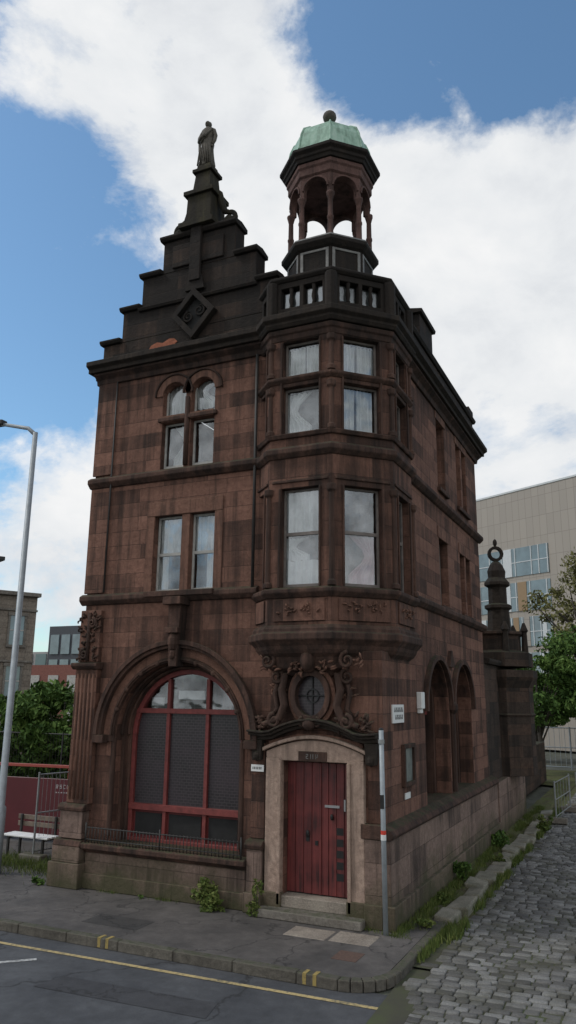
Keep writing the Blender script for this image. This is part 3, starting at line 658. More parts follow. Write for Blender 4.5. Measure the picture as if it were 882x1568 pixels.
# --- statue
ST=root('draped_figure_statue')
def statue():
    key=KK(ST,'figure',M_BRONZE)
    cx,cy,z0=pc[0]-.02,pc[1],14.62
    H=1.20
    sec=[(0,.17,.15,0,0),(.03,.175,.155,0,0),(.15,.155,.14,.0,0),(.3,.14,.125,.005,0),(.42,.135,.115,.01,-.01),(.5,.145,.115,.015,-.01),(.56,.14,.11,.01,-.01),(.62,.12,.095,.0,0),(.70,.135,.1,-.005,0),(.77,.155,.1,-.01,0),(.82,.16,.09,-.01,0),(.85,.11,.075,-.01,0),(.865,.05,.05,-.01,0),(.885,.045,.045,-.01,-.01)]
    n=28;vs=[];fs=[]
    for j,(t,rx,ry,ox,oy) in enumerate(sec):
        for i in range(n):
            a=2*math.pi*i/n
            w=1+(.10*math.sin(a*7+t*4)+.05*math.sin(a*3+t*9))*max(0,1-t/.75)
            vs.append((cx+ox+rx*w*math.cos(a),cy+oy+ry*w*math.sin(a),z0+t*H))
    m=len(sec)
    for j in range(m-1):
        for i in range(n): i2=(i+1)%n; fs.append((j*n+i,j*n+i2,(j+1)*n+i2,(j+1)*n+i))
    fs.append(tuple(range(n-1,-1,-1))); fs.append(tuple((m-1)*n+i for i in range(n)))
    add(key,vs,fs)
    hz=z0+.945*H
    blob(key,(cx-.01,cy-.015,hz),(.06,.07,.078),14,10); blob(key,(cx-.01,cy+.03,hz+.02),(.068,.06,.075),12,8)
    blob(key,(cx-.01,cy+.085,hz),(.035,.035,.035)); blob(key,(cx-.012,cy-.085,hz-.005),(.011,.018,.017))
    tube(key,[(cx-.15,cy,z0+.80*H),(cx-.2,cy-.02,z0+.68*H),(cx-.19,cy-.06,z0+.58*H),(cx-.1,cy-.14,z0+.6*H),(cx-.03,cy-.15,z0+.63*H)],[.045,.048,.042,.035,.028],10)
    tube(key,[(cx+.14,cy,z0+.80*H),(cx+.19,cy,z0+.66*H),(cx+.19,cy-.03,z0+.54*H),(cx+.17,cy-.07,z0+.44*H)],[.045,.045,.038,.028],10)
    for k in range(5):
        a=-.03+.013*k
        tube(key,[(cx-.03,cy-.15,z0+.63*H+a),(cx+.01,cy-.162,z0+.635*H+a),(cx+.035-.003*abs(k-2),cy-.15,z0+.625*H+a)],[.008,.007,.005],6)
        tube(key,[(cx+.165-.008*k+.016,cy-.07-.004*k,z0+.44*H),(cx+.165-.008*k+.014,cy-.085-.004*k,z0+.40*H),(cx+.16-.008*k+.014,cy-.08,z0+.375*H)],[.008,.007,.005],6)
    for k in range(7):
        u=-.13+.045*k
        tube(key,[(cx+u*.8,cy-.10,z0+.52*H),(cx+u*1.0,cy-.13,z0+.3*H),(cx+u*1.15,cy-.15,z0+.02*H)],[.012,.018,.022],6)
    tube(key,[(cx+.13,cy-.05,z0+.8*H),(cx+.02,cy-.12,z0+.66*H),(cx-.12,cy-.1,z0+.52*H)],[.02,.03,.03],8)
    tube(key,[(cx-.19,cy-.04,z0+.58*H),(cx-.18,cy-.03,z0+.4*H),(cx-.16,cy-.02,z0+.15*H)],[.03,.035,.02],8)
statue()

# ------------------------------------------------------------ street things
SR=root('window_sill_railing'); k=KK(SR,'bars',M_IRON)
for z in(.84,1.04): tube(k,[F.P(-5.62,z,.19),F.P(-2.42,z,.19)],.011,6)
for i in range(47): tube(k,[F.P(-5.62+3.2*i/46,.78,.19),F.P(-5.62+3.2*i/46,1.06,.19)],.008,5)
for u in(-5.62,-4.02,-2.42): tube(k,[F.P(u,.78,.19),F.P(u,1.12,.19)],.016,6)
P=root('sign_pole'); k=KK(P,'pole',M_LAMPG)
px,py=.09,-.32
tube(k,[(px,py,-.02),(px-.02,py,2.9)],.038,14); tube(KK(P,'reflective_band_red',M_RED),[(px-.01,py,1.38),(px-.01,py,1.44)],.041,14); tube(KK(P,'reflective_band_white',M_SIGNW),[(px-.01,py,1.30),(px-.01,py,1.38)],.0415,14)
tube(KK(P,'clamp',M_GALV),[(px-.02,py,2.7),(px-.02,py,2.76)],.05,12); blob(KK(P,'cap',M_BLACK),(px-.02,py,2.91),(.04,.04,.03))
fbox(KK(P,'label',M_BLACK),Fr((px-.01,py-.04),(0.3,-1)),-.03,.03,1.75,1.95,0,.004)
T=root('street_name_sign'); k=KK(T,'panel',M_SIGNW,.004)
fbox(k,R,.45,1.08,2.98,3.28,.0,.03)
for r_,(n_l,u_s) in enumerate(((6,.57),(7,.52))):
    for i in range(n_l):
        u=u_s+.075*i; z=3.04+.12*r_; kl=KK(T,'lettering',M_BLACK)
        fbox(kl,R,u,u+.014,z,z+.075,.03,.033); fbox(kl,R,u+.034,u+.048,z,z+(.075 if i%2 else .04),.03,.033)
        fbox(kl,R,u+.014,u+.034,z+(.06 if i%3 else .0),z+(.074 if i%3 else .014),.03,.0325)
T=root('notice_board'); fwall(KK(T,'frame',M_MLD,.006),R,rect(.95,1.62,1.93,2.62),[rect(1.02,1.55,2.0,2.55)],0,.07); fbox(KK(T,'panel',simple('faded_poster',(.16,.18,.17),.3,var=.5,scale=5)),R,1.01,1.56,1.99,2.56,0,.02)
T=root('wall_plaque'); fbox(KK(T,'plate',M_SIGNW,.003),R,1.1,1.4,1.72,1.82,0,.02)
T=root('alarm_box'); k=KK(T,'housing',M_SIGNW,.01); fbox(k,R,2.0,2.22,3.2,3.5,0,.1); fbox(k,R,2.03,2.19,3.12,3.2,0,.07)
T=root('door_name_sign'); fbox(KK(T,'plate',M_SIGNW,.003),F,-2.32,-2.08,2.16,2.27,.07,.085)
for i in range(6): fbox(KK(T,'text',M_BLACK),F,-2.29+.03*i,-2.275+.03*i,2.195,2.235,.085,.087)

L=root('street_lamp'); k=KK(L,'column',M_LAMPG)
lx,ly=-7.9,0.0
tube(k,[(lx,ly,0),(lx,ly,1.2),(lx,ly,1.25),(lx,ly,9.0)],[.11,.11,.075,.055],12)
tube(KK(L,'arm',M_LAMPG),[(lx,ly,8.95),(lx-.2,ly-.02,9.12),(lx-.95,ly-.1,9.3)],[.05,.045,.04],10)
k=KK(L,'lantern',M_IRON,.02); prism(k,[(lx-1.65,ly-.28,9.32),(lx-.85,ly-.18,9.26),(lx-.85,ly+.0,9.26),(lx-1.65,ly+.08,9.32)],Vector((0,0,.12)))

def fence(name,p0,p1,z0,z1,step,r=.01,posts=2.0,m=M_GALV,feet=False):
    o=root(name); k=KK(o,'mesh_bars',m); a,b=Vector(p0),Vector(p1); Ln=(b-a).length; n=int(Ln/step)
    for i in range(n+1):
        p=a+(b-a)*i/n; tube(k,[(p.x,p.y,z0),(p.x,p.y,z1)],r*.6,4)
    for z in(z0+.02,(z0+z1)/2,z1): tube(KK(o,'rails',m),[(a.x,a.y,z),(b.x,b.y,z)],r*1.5,6)
    n=max(1,int(Ln/posts))
    for i in range(n+1):
        p=a+(b-a)*i/n; tube(KK(o,'posts',m),[(p.x,p.y,0),(p.x,p.y,z1+.05)],r*2.5,6)
        if feet: box(KK(o,'feet',M_SLAB,.02),p.x-.3,p.x+.3,p.y-.12,p.y+.12,-.04,.12)
fence('yard_fence',(-30,8.5),(-6.8,8.5),.1,2.1,.12,.012,2.2,M_IRON)
fence('temporary_barrier',(-8.15,1.3),(-7.6,4.0),.15,1.7,.11,.01,1.4,M_GALV,True)
fence('temporary_barrier',(1.45,15.6),(3.3,15.2),.12,1.05,.14,.010,2.0,M_GALV,True)
fence('temporary_barrier',(1.15,12.2),(1.30,14.8),.12,1.05,.5,.010,2.4,M_GALV,True)
fence('lane_end_railing',(-3,30),(9,30),.1,2.0,.25,.018,2.5,M_LAMPG)
M_HR=simple('red_banner_vinyl',(.10,.012,.016),.45,var=.15,scale=2)
M_HO=simple('orange_red_rail',(.36,.07,.05),.5,var=.15)
M_LET=simple('faded_white_lettering',(.45,.42,.41),.6,var=.3)
W_=root('red_site_hoarding')
hf=Fr((-8.35,3.1),(.12,-1))
fbox(KK(W_,'panels',M_HR,.01),hf,-12,0,.12,1.42,-.03,.0)
for i in range(6): fbox(KK(W_,'posts',M_GALV,.005),hf,-2.4*i-.04,-2.4*i+.03,0,1.5,-.1,-.03)
fbox(KK(W_,'top_rail',M_HO,.005),hf,-12,-.6,1.62,1.69,-.5,-.44)
for i in range(5): fbox(KK(W_,'rail_posts',M_HO,.005),hf,-2.4*i-.8,-2.4*i-.74,0,1.62,-.5,-.45)
kl=KK(W_,'lettering',M_LET)
u=-.80
for i,ch in enumerate('RSCHE'):
    z0,h_=1.20,.09; w_=.06
    segs={'R':['l','t','m','rt','d'],'S':['t','m','b','lt','rb'],'C':['l','t','b'],'H':['l','r','m'],'E':['l','t','m','b']}[ch]
    for s in segs:
        q={'l':(0,.015,0,h_),'r':(w_-.015,w_,0,h_),'t':(0,w_,h_-.015,h_),'b':(0,w_,0,.015),'m':(0,w_,h_/2-.008,h_/2+.008),'lt':(0,.015,h_/2,h_),'rt':(w_-.015,w_,h_/2,h_),'rb':(w_-.015,w_,0,h_/2),'d':(w_*.5,w_*.8,0,h_/2)}[s]
        fbox(kl,hf,u+q[0],u+q[1],z0+q[2],z0+q[3],0,.004)
    u+=.10
for i in range(7): fbox(kl,hf,-.8+.07*i,-.76+.07*i,1.10,1.125,0,.004)
Q=root('park_bench'); kq2=KK(Q,'seat_slats',M_SIGNW,.008)
bx,by=-9.1,1.35
for i in range(3): box(kq2,bx,bx+1.25,by+.13*i,by+.11+.13*i,.40,.44)
for i in range(2): box(KK(Q,'back_slats',M_PWOOD,.008),bx,bx+1.25,by+.44,by+.47,.55+.14*i,.65+.14*i)
for x in(bx+.12,bx+1.08):
    box(KK(Q,'legs',M_IRON,.005),x,x+.05,by+.02,by+.07,-.01,.40); box(KK(Q,'legs',M_IRON,.005),x,x+.05,by+.38,by+.43,-.01,.80); box(KK(Q,'legs',M_IRON,.005),x,x+.05,by+.07,by+.38,.35,.399)

# ------------------------------------------------------------ ground
gr=root('ground'); add(KK(gr,'sheet',M_GRND),[(-400,-200,-.14),(400,-200,-.14),(400,600,-.14),(-400,600,-.14)],[(0,1,2,3)])
rd=root('road'); add(KK(rd,'carriageway',M_ROAD),[(-90,-40,-.125),(1.3,-40,-.125),(1.3,-2.2,-.125),(-90,-2.2,-.125)],[(0,1,2,3)])
KY=.12
add(KK(rd,'yellow_line',M_YEL),[(-30,-3.46,-.119),(.72,-2.70,-.119),(.72,-2.625,-.119),(-30,-3.385,-.119)],[(0,1,2,3)])
ya=[];n=8
for i in range(n+1):
    a=-math.pi/2+math.pi/2*i/n; ya+= [(.72+.33*math.cos(a),-2.37+.33*math.sin(a),-.1185),(.72+.255*math.cos(a),-2.37+.255*math.sin(a),-.1185)]
add(KK(rd,'yellow_line_curve',M_YEL),ya,[(2*i,2*i+2,2*i+3,2*i+1) for i in range(n)])
add(KK(rd,'white_dash',M_WLINE),[(-4.35,-3.42,-.119),(-4.0,-3.09,-.119),(-3.94,-3.15,-.119),(-4.29,-3.48,-.119)],[(0,1,2,3)])
add(KK(rd,'white_dash',M_WLINE),[(-4.6,-3.9,-.119),(-4.1,-3.9,-.119),(-4.1,-3.82,-.119),(-4.6,-3.82,-.119)],[(0,1,2,3)])
add(KK(rd,'tar_patch',asphalt('fresh_tar_patch',(.038,.038,.041),(.058,.058,.062))),[(-3.3,-3.9,-.1205),(-.9,-3.8,-.1205),(-1.0,-3.35,-.1205),(-3.2,-3.45,-.1205)],[(0,1,2,3)])
pv=root('pavement')
pl=[(-90,-2.34+KY)]+[(.12+.48*math.cos(a),-1.84+KY+.5*math.sin(a)) for a in [(-math.pi/2+math.pi/2*i/10) for i in range(11)]]+[(.60,.9),(-.1,.9),(-.1,.2),(-90,.2)]
prism(KK(pv,'surface',M_PAVE),[(x,y,-.13) for x,y in pl],Vector((0,0,.13)))
for (a,b,c,d) in((-1.28,-.62,-.98,-.50),(-.58,.05,-.95,-.44)):
    box(KK(pv,'worn_slabs',M_SLABP,.01),a,b,c,d,-.02,.006)
box(KK(pv,'manhole_cover',simple('rusty_iron_cover',(.10,.06,.045),.8,var=.5,scale=40)),-.25,.1,-1.65,-1.27,-.02,.005)
box(KK(pv,'asphalt_patch',asphalt('dark_footway_patch',(.04,.037,.035),(.06,.055,.05))),-4.3,-3.3,-1.8,-1.3,-.02,.003)
kk=KK(pv,'kerb_stones',M_KERB,.012)
x=-40.
while x<.1:
    x2=min(x+.92,.12); box(kk,x+.004,x2-.004,-2.48+KY,-2.345+KY,-.13,.010+random.uniform(-.005,.005)); x+=.92
n=6
for i in range(n):
    a0=-math.pi/2+math.pi/2*i/n+.01;a1=-math.pi/2+math.pi/2*(i+1)/n-.01
    o=[(.12+.62*math.cos(a),-1.84+KY+.64*math.sin(a)) for a in(a0,a1)]; q=[(.12+.482*math.cos(a),-1.84+KY+.502*math.sin(a)) for a in(a1,a0)]
    prism(kk,[(x,y,-.13) for x,y in o+q],Vector((0,0,.14)))
y=-1.83+KY
while y<.8:
    box(kk,.602,.74,y,y+.8,-.13,.008+random.uniform(-.006,.004)); y+=.81
for x in(-3.55,-.35):
    for dx in(0,.14): box(KK(pv,'kerb_yellow_marks',M_YELK),x+dx,x+dx+.05,-2.483+KY,-2.34+KY,-.11,.017)
yd=root('yard'); add(KK(yd,'surface',M_YARD),[(-90,.2,-.012),(-6.1,.2,-.012),(-6.1,70,-.012),(-90,70,-.012)],[(0,1,2,3)])
vg=root('mossy_verge_strip')
n=70;m=10;vs=[];fs=[]
for i in range(n+1):
    for j in range(m+1):
        yy=.0+27*i/n; xx=.05+.68*j/m
        zz=.015+.05*noise.noise(Vector((xx*3,yy*1.3,1)))+.03*noise.noise(Vector((xx*9,yy*7,4)))-.04*(j/m)
        vs.append((xx,yy,zz))
for i in range(n):
    for j in range(m): a=i*(m+1)+j; fs.append((a,a+1,a+m+2,a+m+1))
add(KK(vg,'soil',M_MOSS),vs,fs)
vs=[(.72,.8,-.05),(1.0,.8,-.07),(1.0,27,-.07),(.72,27,-.05)]; add(KK(vg,'outer_soil',M_MOSS),vs,[(0,1,2,3)])
rs=random.Random(4); y=.75
while y<13:
    ln=rs.uniform(.5,.95); w=rs.uniform(.30,.38); tx=rs.uniform(-.03,.03)
    c=Vector((.70+rs.uniform(-.05,.05)+.004*y,y+ln/2,0)); th=rs.uniform(-.08,.08); h=rs.uniform(.05,.10)
    pts=[]
    for sx,sy in((-1,-1),(1,-1),(1,1),(-1,1)):
        dx,dy=sx*w/2,sy*ln/2; pts.append((c.x+dx*math.cos(th)-dy*math.sin(th)+rs.uniform(-.03,.03),c.y+dx*math.sin(th)+dy*math.cos(th)+rs.uniform(-.03,.03),-.12+tx*sx))
    prism(KK(vg,'edge_stones',M_EDGE,.03),pts,Vector((0,0,.12+h))); y+=ln+rs.uniform(.02,.12)
fg=root('grass_bank'); add(KK(fg,'turf',M_MOSS),[(.9,22,-.06),(14,19,-.04),(16,29.5,.0),(-3,29.5,.0),(-3,24,-.05)],[(0,1,2,3,4)])
cl=root('cobbled_lane')
add(KK(cl,'bedding',M_DIRT),[(.7,-1.2,-.080),(9,-1.2,-.080),(9,40,-.080),(.7,40,-.080)],[(0,1,2,3)])
add(KK(cl,'bedding',M_DIRT),[(1.12,-12,-.105),(9,-12,-.105),(9,-1.2,-.105),(.70,-1.2,-.105),(.72,-1.9,-.105)],[(0,1,2,3,4)])
def setts():
    rs=random.Random(9); V=[];Fc=[];rn=[]
    y=-9.
    while y<22:
        h=rs.uniform(.11,.145)
        x0=.92 if y>-.9 else (.78 if y>-1.9 else 1.10)
        if -2.6<y<=-1.9: x0=.78+.32*(-1.9-y)/.7
        x=x0+rs.uniform(0,.06)
        while x<5.0:
            w=rs.uniform(.15,.25)
            base=-.055 if y>-1.2 else -.055-.03*min(1,(-1.2-y)/1.)
            top=base+rs.uniform(-.008,.008)+.022*noise.noise(Vector((x*.8,y*.8,0)))
            wav=.05*noise.noise(Vector((x*.5,y*.4,7)))
            cx_,cy_=x+w/2,y+h/2+wav; hw,hh=w/2-.009,h/2-.009
            b0=len(V); c_=rs.random()
            if x>.95 or rs.random()<.7:
                tl=[rs.uniform(-.004,.004) for _ in range(4)]; rot=rs.uniform(-.05,.05)
                for lvl,(ins,zz) in enumerate(((0,base-.06),(.0,top-.014),(.014,top-.003),(.036,top))):
                    for q,(sx,sy) in enumerate(((-1,-1),(1,-1),(1,1),(-1,1))):
                        dx,dy=sx*(hw-ins),sy*(hh-ins); V.append((cx_+dx-dy*rot,cy_+dy+dx*rot,zz+tl[q]))
                for l in range(3):
                    for q in range(4): q2=(q+1)%4; Fc.append((b0+4*l+q,b0+4*l+q2,b0+4*l+4+q2,b0+4*l+4+q))
                Fc.append((b0+12,b0+13,b0+14,b0+15)); rn+= [c_]*13
            x+=w
        y+=h
    me=bpy.data.meshes.new('setts'); me.from_pydata(V,[],Fc); me.materials.append(M_SETT)
    a=me.attributes.new('rnd','FLOAT','FACE'); a.data.foreach_set('value',rn)
    me.polygons.foreach_set('use_smooth',[True]*len(me.polygons))
    o=bpy.data.objects.new('setts',me); COL.objects.link(o); o.parent=cl
setts()

# ------------------------------------------------------------ vegetation
def leaves(parent,nm,centers,m,seed):
    rs=np.random.RandomState(seed); V=[];rn=[]
    for (x,y,z,rx,ry,rz,cnt,sz) in centers:
        p=rs.normal(size=(cnt,3)); p/=np.linalg.norm(p,axis=1)[:,None]; p*=(rs.uniform(0,1,(cnt,1))**.45)
        p=p*np.array([rx,ry,rz])+np.array([x,y,z])
        a=rs.normal(size=(cnt,3)); a/=np.linalg.norm(a,axis=1)[:,None]
        b=np.cross(a,rs.normal(size=(cnt,3))); b/=np.linalg.norm(b,axis=1)[:,None]
        s=sz*rs.uniform(.6,1.4,(cnt,1))
        q=np.stack([p-a*s,p-b*s*.45,p+a*s,p+b*s*.45],1)
        V.append(q.reshape(-1,3)); cr=rs.uniform(-.2,.2); rn.append(np.clip(rs.uniform(.1,.9,cnt)+cr,0,1))
    V=np.concatenate(V); rn=np.concatenate(rn); n=len(V)//4
    me=bpy.data.meshes.new(nm); me.from_pydata(V.tolist(),[],[(4*i,4*i+1,4*i+2,4*i+3) for i in range(n)])
    me.materials.append(m); at=me.attributes.new('rnd','FLOAT','FACE'); at.data.foreach_set('value',rn)
    o=bpy.data.objects.new(nm,me); COL.objects.link(o); o.parent=parent
def tree(name,x,y,h,cr,zc,m,seed,dens=1.,sz=.11,n=46):
    o=root(name); rs=random.Random(seed)
    th=h*.5
    tube(KK(o,'trunk',M_BARK),[(x,y,-.1),(x+.05,y,h*.2),(x-.04,y+.05,th),(x,y,h*.85)],[.03*h,.022*h,.016*h,.004*h],9)
    cs=[]
    for i in range(n):
        a=rs.uniform(0,6.28); q=rs.uniform(.25,1)**.6; ph=rs.uniform(-.9,1)
        zz=zc+ph*(h-zc)*.95; w=cr*q*math.sqrt(max(.1,1-(ph*.85)**2))
        c=(x+w*math.cos(a),y+w*math.sin(a),zz); r=cr*rs.uniform(.13,.30)
        cs.append((*c,r*1.2,r*1.2,r*.8,int(260*dens),sz))
        if i%2==0:
            st=rs.uniform(.3,.75)*zc
            tube(KK(o,'limbs',M_BARK),[(x,y,st),((x+c[0])/2,(y+c[1])/2,(st+c[2])/2+.2),c],[.010*h,.006*h,.002*h],5)
    leaves(o,'foliage',cs,m,seed)
tree('broadleaf_tree',1.9,27.5,6.6,3.0,4.4,M_LEAF,11,n=56)
tree('broadleaf_tree',-1.0,26.5,5.4,1.9,3.8,M_LEAF,12,sz=.10,n=34)
tree('spring_tree',1.4,29.,10.6,2.6,8.2,M_LEAF2,13,.5,.10,n=50)
tree('copper_beech_tree',3.6,30.,9.6,2.4,7.4,M_LEAFR,14,.8)
tree('broadleaf_tree',-2.4,36.,4.6,2.2,3.2,M_LEAF,15,n=34)
tree('broadleaf_tree',3.6,36.,4.6,3.2,2.9,M_LEAF,16,n=50)
tree('broadleaf_tree',-15.5,10.5,3.7,2.1,2.0,M_LEAF,21,1.3)
tree('broadleaf_tree',-12.2,12.5,3.9,2.0,2.2,M_LEAF,22,1.3)
tree('broadleaf_tree',-18.5,11.0,3.3,1.8,1.8,M_LEAF,23,1.2)
tree('broadleaf_tree',-13.6,11.0,3.2,1.8,1.7,M_LEAF,24,1.2)
def weed(name,x,y,z,r,h,cnt,seed,m=M_LEAF,sz=.05):
    o=root(name); rs=random.Random(seed); cs=[]
    for i in range(9):
        a=rs.uniform(0,6.28); q=rs.uniform(0,r); cz=z+rs.uniform(.1,.9)*h
        c=(x+q*math.cos(a),y+q*.6*math.sin(a),cz); cs.append((*c,r*.4,r*.3,h*.22,cnt//9,sz))
        tube(KK(o,'stems',M_BARK),[(x+rs.uniform(-.04,.04),y,z-.02),c],[.008,.004],4)
    leaves(o,'leaves',cs,m,seed)
weed('wall_weed',-3.05,-.30,0,.28,.46,800,31,M_GRASS,.035); weed('wall_weed',-2.80,-.33,0,.18,.2,300,35,M_GRASS,.035)
weed('wall_weed',-2.06,-.36,0,.13,.55,450,32,M_GRASS,.03); weed('wall_weed',-6.55,-.3,0,.1,.12,80,33)
weed('wall_weed',.38,3.6,0,.22,.35,400,34,sz=.04); weed('wall_weed',-4.3,-.26,0,.06,.05,30,36,sz=.03)
weed('wall_weed',.45,.3,0,.18,.12,300,37,M_GRASS,.03); weed('wall_weed',.4,7.5,0,.25,.35,400,38,sz=.05); weed('wall_weed',.7,5.6,0,.15,.2,200,39,M_GRASS,.04)
weed('wall_weed',.35,1.9,0,.16,.16,260,40,M_GRASS,.03); weed('wall_weed',1.0,10.5,0,.3,.4,400,45,M_GRASS,.045)
def grass(name,fn,cnt,seed,h=.09,m=M_GRASS):
    o=root(name); rs=np.random.RandomState(seed); V=[];Fc=[];rn=[]
    for i in range(cnt):
        x,y=fn(rs); hh=h*rs.uniform(.3,1.5); a=rs.uniform(0,6.28); w=.006+.005*rs.rand(); lx_,ly_=rs.normal(0,.6*hh,2)
        b=len(V); V+= [(x-w*math.cos(a),y-w*math.sin(a),-.06),(x+w*math.cos(a),y+w*math.sin(a),-.06),(x+lx_,y+ly_,hh)]
        Fc.append((b,b+1,b+2)); rn.append(rs.rand())
    me=bpy.data.meshes.new('blades'); me.from_pydata(V,[],Fc); me.materials.append(m); at=me.attributes.new('rnd','FLOAT','FACE'); at.data.foreach_set('value',rn)
    ob=bpy.data.objects.new('blades',me); COL.objects.link(ob); ob.parent=o
cl_=[(random.choice((random.uniform(.2,.42),random.uniform(.22,.42),random.uniform(.92,1.0))),random.uniform(-.1,15)) for _ in range(120)]
def gf(rs):
    c=cl_[rs.randint(len(cl_))]; return max(.16,c[0]+rs.normal(0,.045)),c[1]+rs.normal(0,.16)
grass('verge_grass',gf,15000,41,.075)
def gk(rs): return .80+rs.normal(0,.035),rs.uniform(-1.,.9)+rs.normal(0,.1)
grass('kerb_weeds',gk,700,42,.04)
def gw(rs):
    c=[(-6.6,.0),(-5.,-.17),(-3.9,-.17),(-.25,-.2),(.2,-.3),(.25,.2),(.3,.6)][rs.randint(7)]; return c[0]+rs.normal(0,.12),c[1]-abs(rs.normal(0,.03))
grass('wall_foot_grass',gw,700,43,.05)
def gy(rs): return rs.uniform(-9.5,-6.5),.9+rs.normal(0,.35)
grass('yard_edge_grass',gy,4000,44,.1)

# ------------------------------------------------------------ background buildings
def cladding():
    m,t,b=mat('beige_panel_cladding'); g=t.new('ShaderNodeNewGeometry')
    sp=t.new('ShaderNodeSeparateXYZ'); t.link(g.outputs['Position'],sp.inputs[0]); cv=t.new('ShaderNodeCombineXYZ')
    t.link(t.math('SUBTRACT',t.math('MULTIPLY',sp.outputs[0],.867),t.math('MULTIPLY',sp.outputs[1],.498)),cv.inputs[0]); t.link(sp.outputs[2],cv.inputs[1])
    br=t.new('ShaderNodeTexBrick'); br.offset=0; t.link(cv.outputs[0],br.inputs[0]); br.inputs['Scale'].default_value=1; br.inputs['Brick Width'].default_value=.6; br.inputs['Row Height'].default_value=1.5; br.inputs['Mortar Size'].default_value=.012
    br.inputs['Color1'].default_value=(.38,.335,.285,1); br.inputs['Color2'].default_value=(.345,.305,.26,1); br.inputs['Mortar'].default_value=(.2,.175,.15,1)
    t.link(br.outputs[0],b.inputs['Base Color']); b.inputs['Roughness'].default_value=.6; return m
M_CLAD=cladding()
M_BG=simple('bg_window_glass',(.16,.22,.24),.08,var=.3,scale=1,b_=0,spec=.9)
M_BGW=simple('bg_white_panel',(.6,.62,.62),.6,var=.1); M_BGO=simple('bg_ochre_panel',(.30,.2,.11),.6,var=.1)
MB=root('modern_clad_building')
fr=Fr((1.26,30),(-.5,-.87))
fr=Fr((1.26-.5*-9+0,30+.87*9),(-.5,-.87)) if False else fr
k=KK(MB,'walls',M_CLAD,.02)
# frontage set back so trees stand clear of it
MBO=Vector((3.967,-12.199,0))
sc_=1.32
fo=MBO+(Vector((1.26,30,0))-MBO)*sc_
fr=Fr((fo.x,fo.y),(-.5,-.87)); HB=3.4+(15-3.4)*sc_
fbox(k,fr,-36,24,0,HB,-14,0); fbox(KK(MB,'coping',M_BGW,.01),fr,-36.1,24,HB,HB+.15,-.4,.05)
rs=random.Random(3); z=3.4+(11.7-3.4)*sc_
while z>1.5:
    z0=z-1.6*sc_; u=-30.
    fbox(KK(MB,'window_bands',M_BG),fr,-30,-2.7,z0,z,.0,.05)
    while u<-3.2:
        w=rs.choice((.35,.5,.8))
        q=rs.random()
        if q<.5: fbox(KK(MB,'panels',M_BGW if q<.30 else (M_BGO if q<.36 else M_CLAD),.005),fr,u,min(u+w,-2.7),z0,z,.05,.09)
        u+=w+rs.choice((.3,.45,.65))
        fbox(KK(MB,'mullions',M_BGW),fr,min(u-.16,-2.8),min(u-.10,-2.74),z0,z,.05,.1)
    fbox(KK(MB,'transoms',M_BGW),fr,-30,-2.7,z0+1.0,z0+1.06,.05,.08)
    z-=1.95*sc_
TB=root('sandstone_tenement')
M_TEN=stone('distant_tenement_stone',[(.19,.155,.125),(.25,.21,.17),(.30,.255,.21)],soot=.25,topz=False)
fr=Fr((-24.4,18.2),(.9,-.45)); k=KK(TB,'walls',M_TEN,.02)
fbox(k,fr,-18,0,0,8.2,-9,0); fbox(KK(TB,'cornice',M_SLAB,.02),fr,-18,.1,8.2,8.4,-9,.25)
fbox(KK(TB,'attic',M_SLATE,.02),fr,-18,-2.2,8.4,9.9,-8,-.3); fbox(KK(TB,'attic_roof',M_BLACK,.02),fr,-18,-1.9,9.9,10.1,-8,.15)
for i in range(12): fbox(KK(TB,'windows',M_BG),fr,-3.4-1.3*i,-2.5-1.3*i,8.7,9.5,-.3,-.27)
for zi in range(3):
    fbox(KK(TB,'strings',M_SLAB),fr,-18,.03,2.35+2.55*zi,2.45+2.55*zi,0,.08)
    for i in range(12):
        u=-.95-1.45*i; z0=.75+2.5*zi; fbox(KK(TB,'windows',M_BG),fr,u-.36,u+.36,z0,z0+1.45,.0,.03); fbox(KK(TB,'window_frames',M_WHITE),fr,u-.36,u+.36,z0+.70,z0+.76,.03,.05)
        fbox(KK(TB,'window_surrounds',M_SLAB),fr,u-.46,u-.36,z0,z0+1.45,.0,.07); fbox(KK(TB,'window_surrounds',M_SLAB),fr,u+.36,u+.46,z0,z0+1.45,.0,.07)
        fbox(KK(TB,'window_sills',M_SLAB),fr,u-.5,u+.5,z0-.12,z0,.0,.12); fbox(KK(TB,'window_sills',M_SLAB),fr,u-.5,u+.5,z0+1.45,z0+1.6,.0,.1)
OB=root('office_block'); M_OB=simple('teal_glazed_cladding',(.14,.2,.2),.3,var=.3,scale=.5)
box(KK(OB,'walls',simple('pale_concrete',(.35,.34,.33),.8,var=.15)),-64,-47,46,56,0,7.3); box(KK(OB,'tower',M_SLATE),-47.6,-40,45,47,0,9.6)
for i in range(10):
    for zi in range(3): box(KK(OB,'windows',M_OB),-63.5+1.7*i,-62.2+1.7*i,45.9,45.99,1.2+2.1*zi,2.9+2.1*zi)
for zi in range(3):
    for i in range(5): box(KK(OB,'windows',M_BG),-47.3+1.3*i,-46.3+1.3*i,44.9,44.98,2.4+2.3*zi,4.2+2.3*zi)
RB=root('red_brick_block'); box(KK(RB,'walls',simple('red_brick_distant',(.22,.09,.07),.9,var=.3)),-44,-30,36,44,0,5.6)
for i in range(7):
    for zi in range(2): box(KK(RB,'windows',M_WHITE),-43+1.9*i,-42+1.9*i,35.93,35.98,1.2+2.2*zi,2.6+2.2*zi)
SH=root('lane_boundary_wall'); box(KK(SH,'wall',M_GAB,.02),-8,-.5,13.5,24,0,1.6)

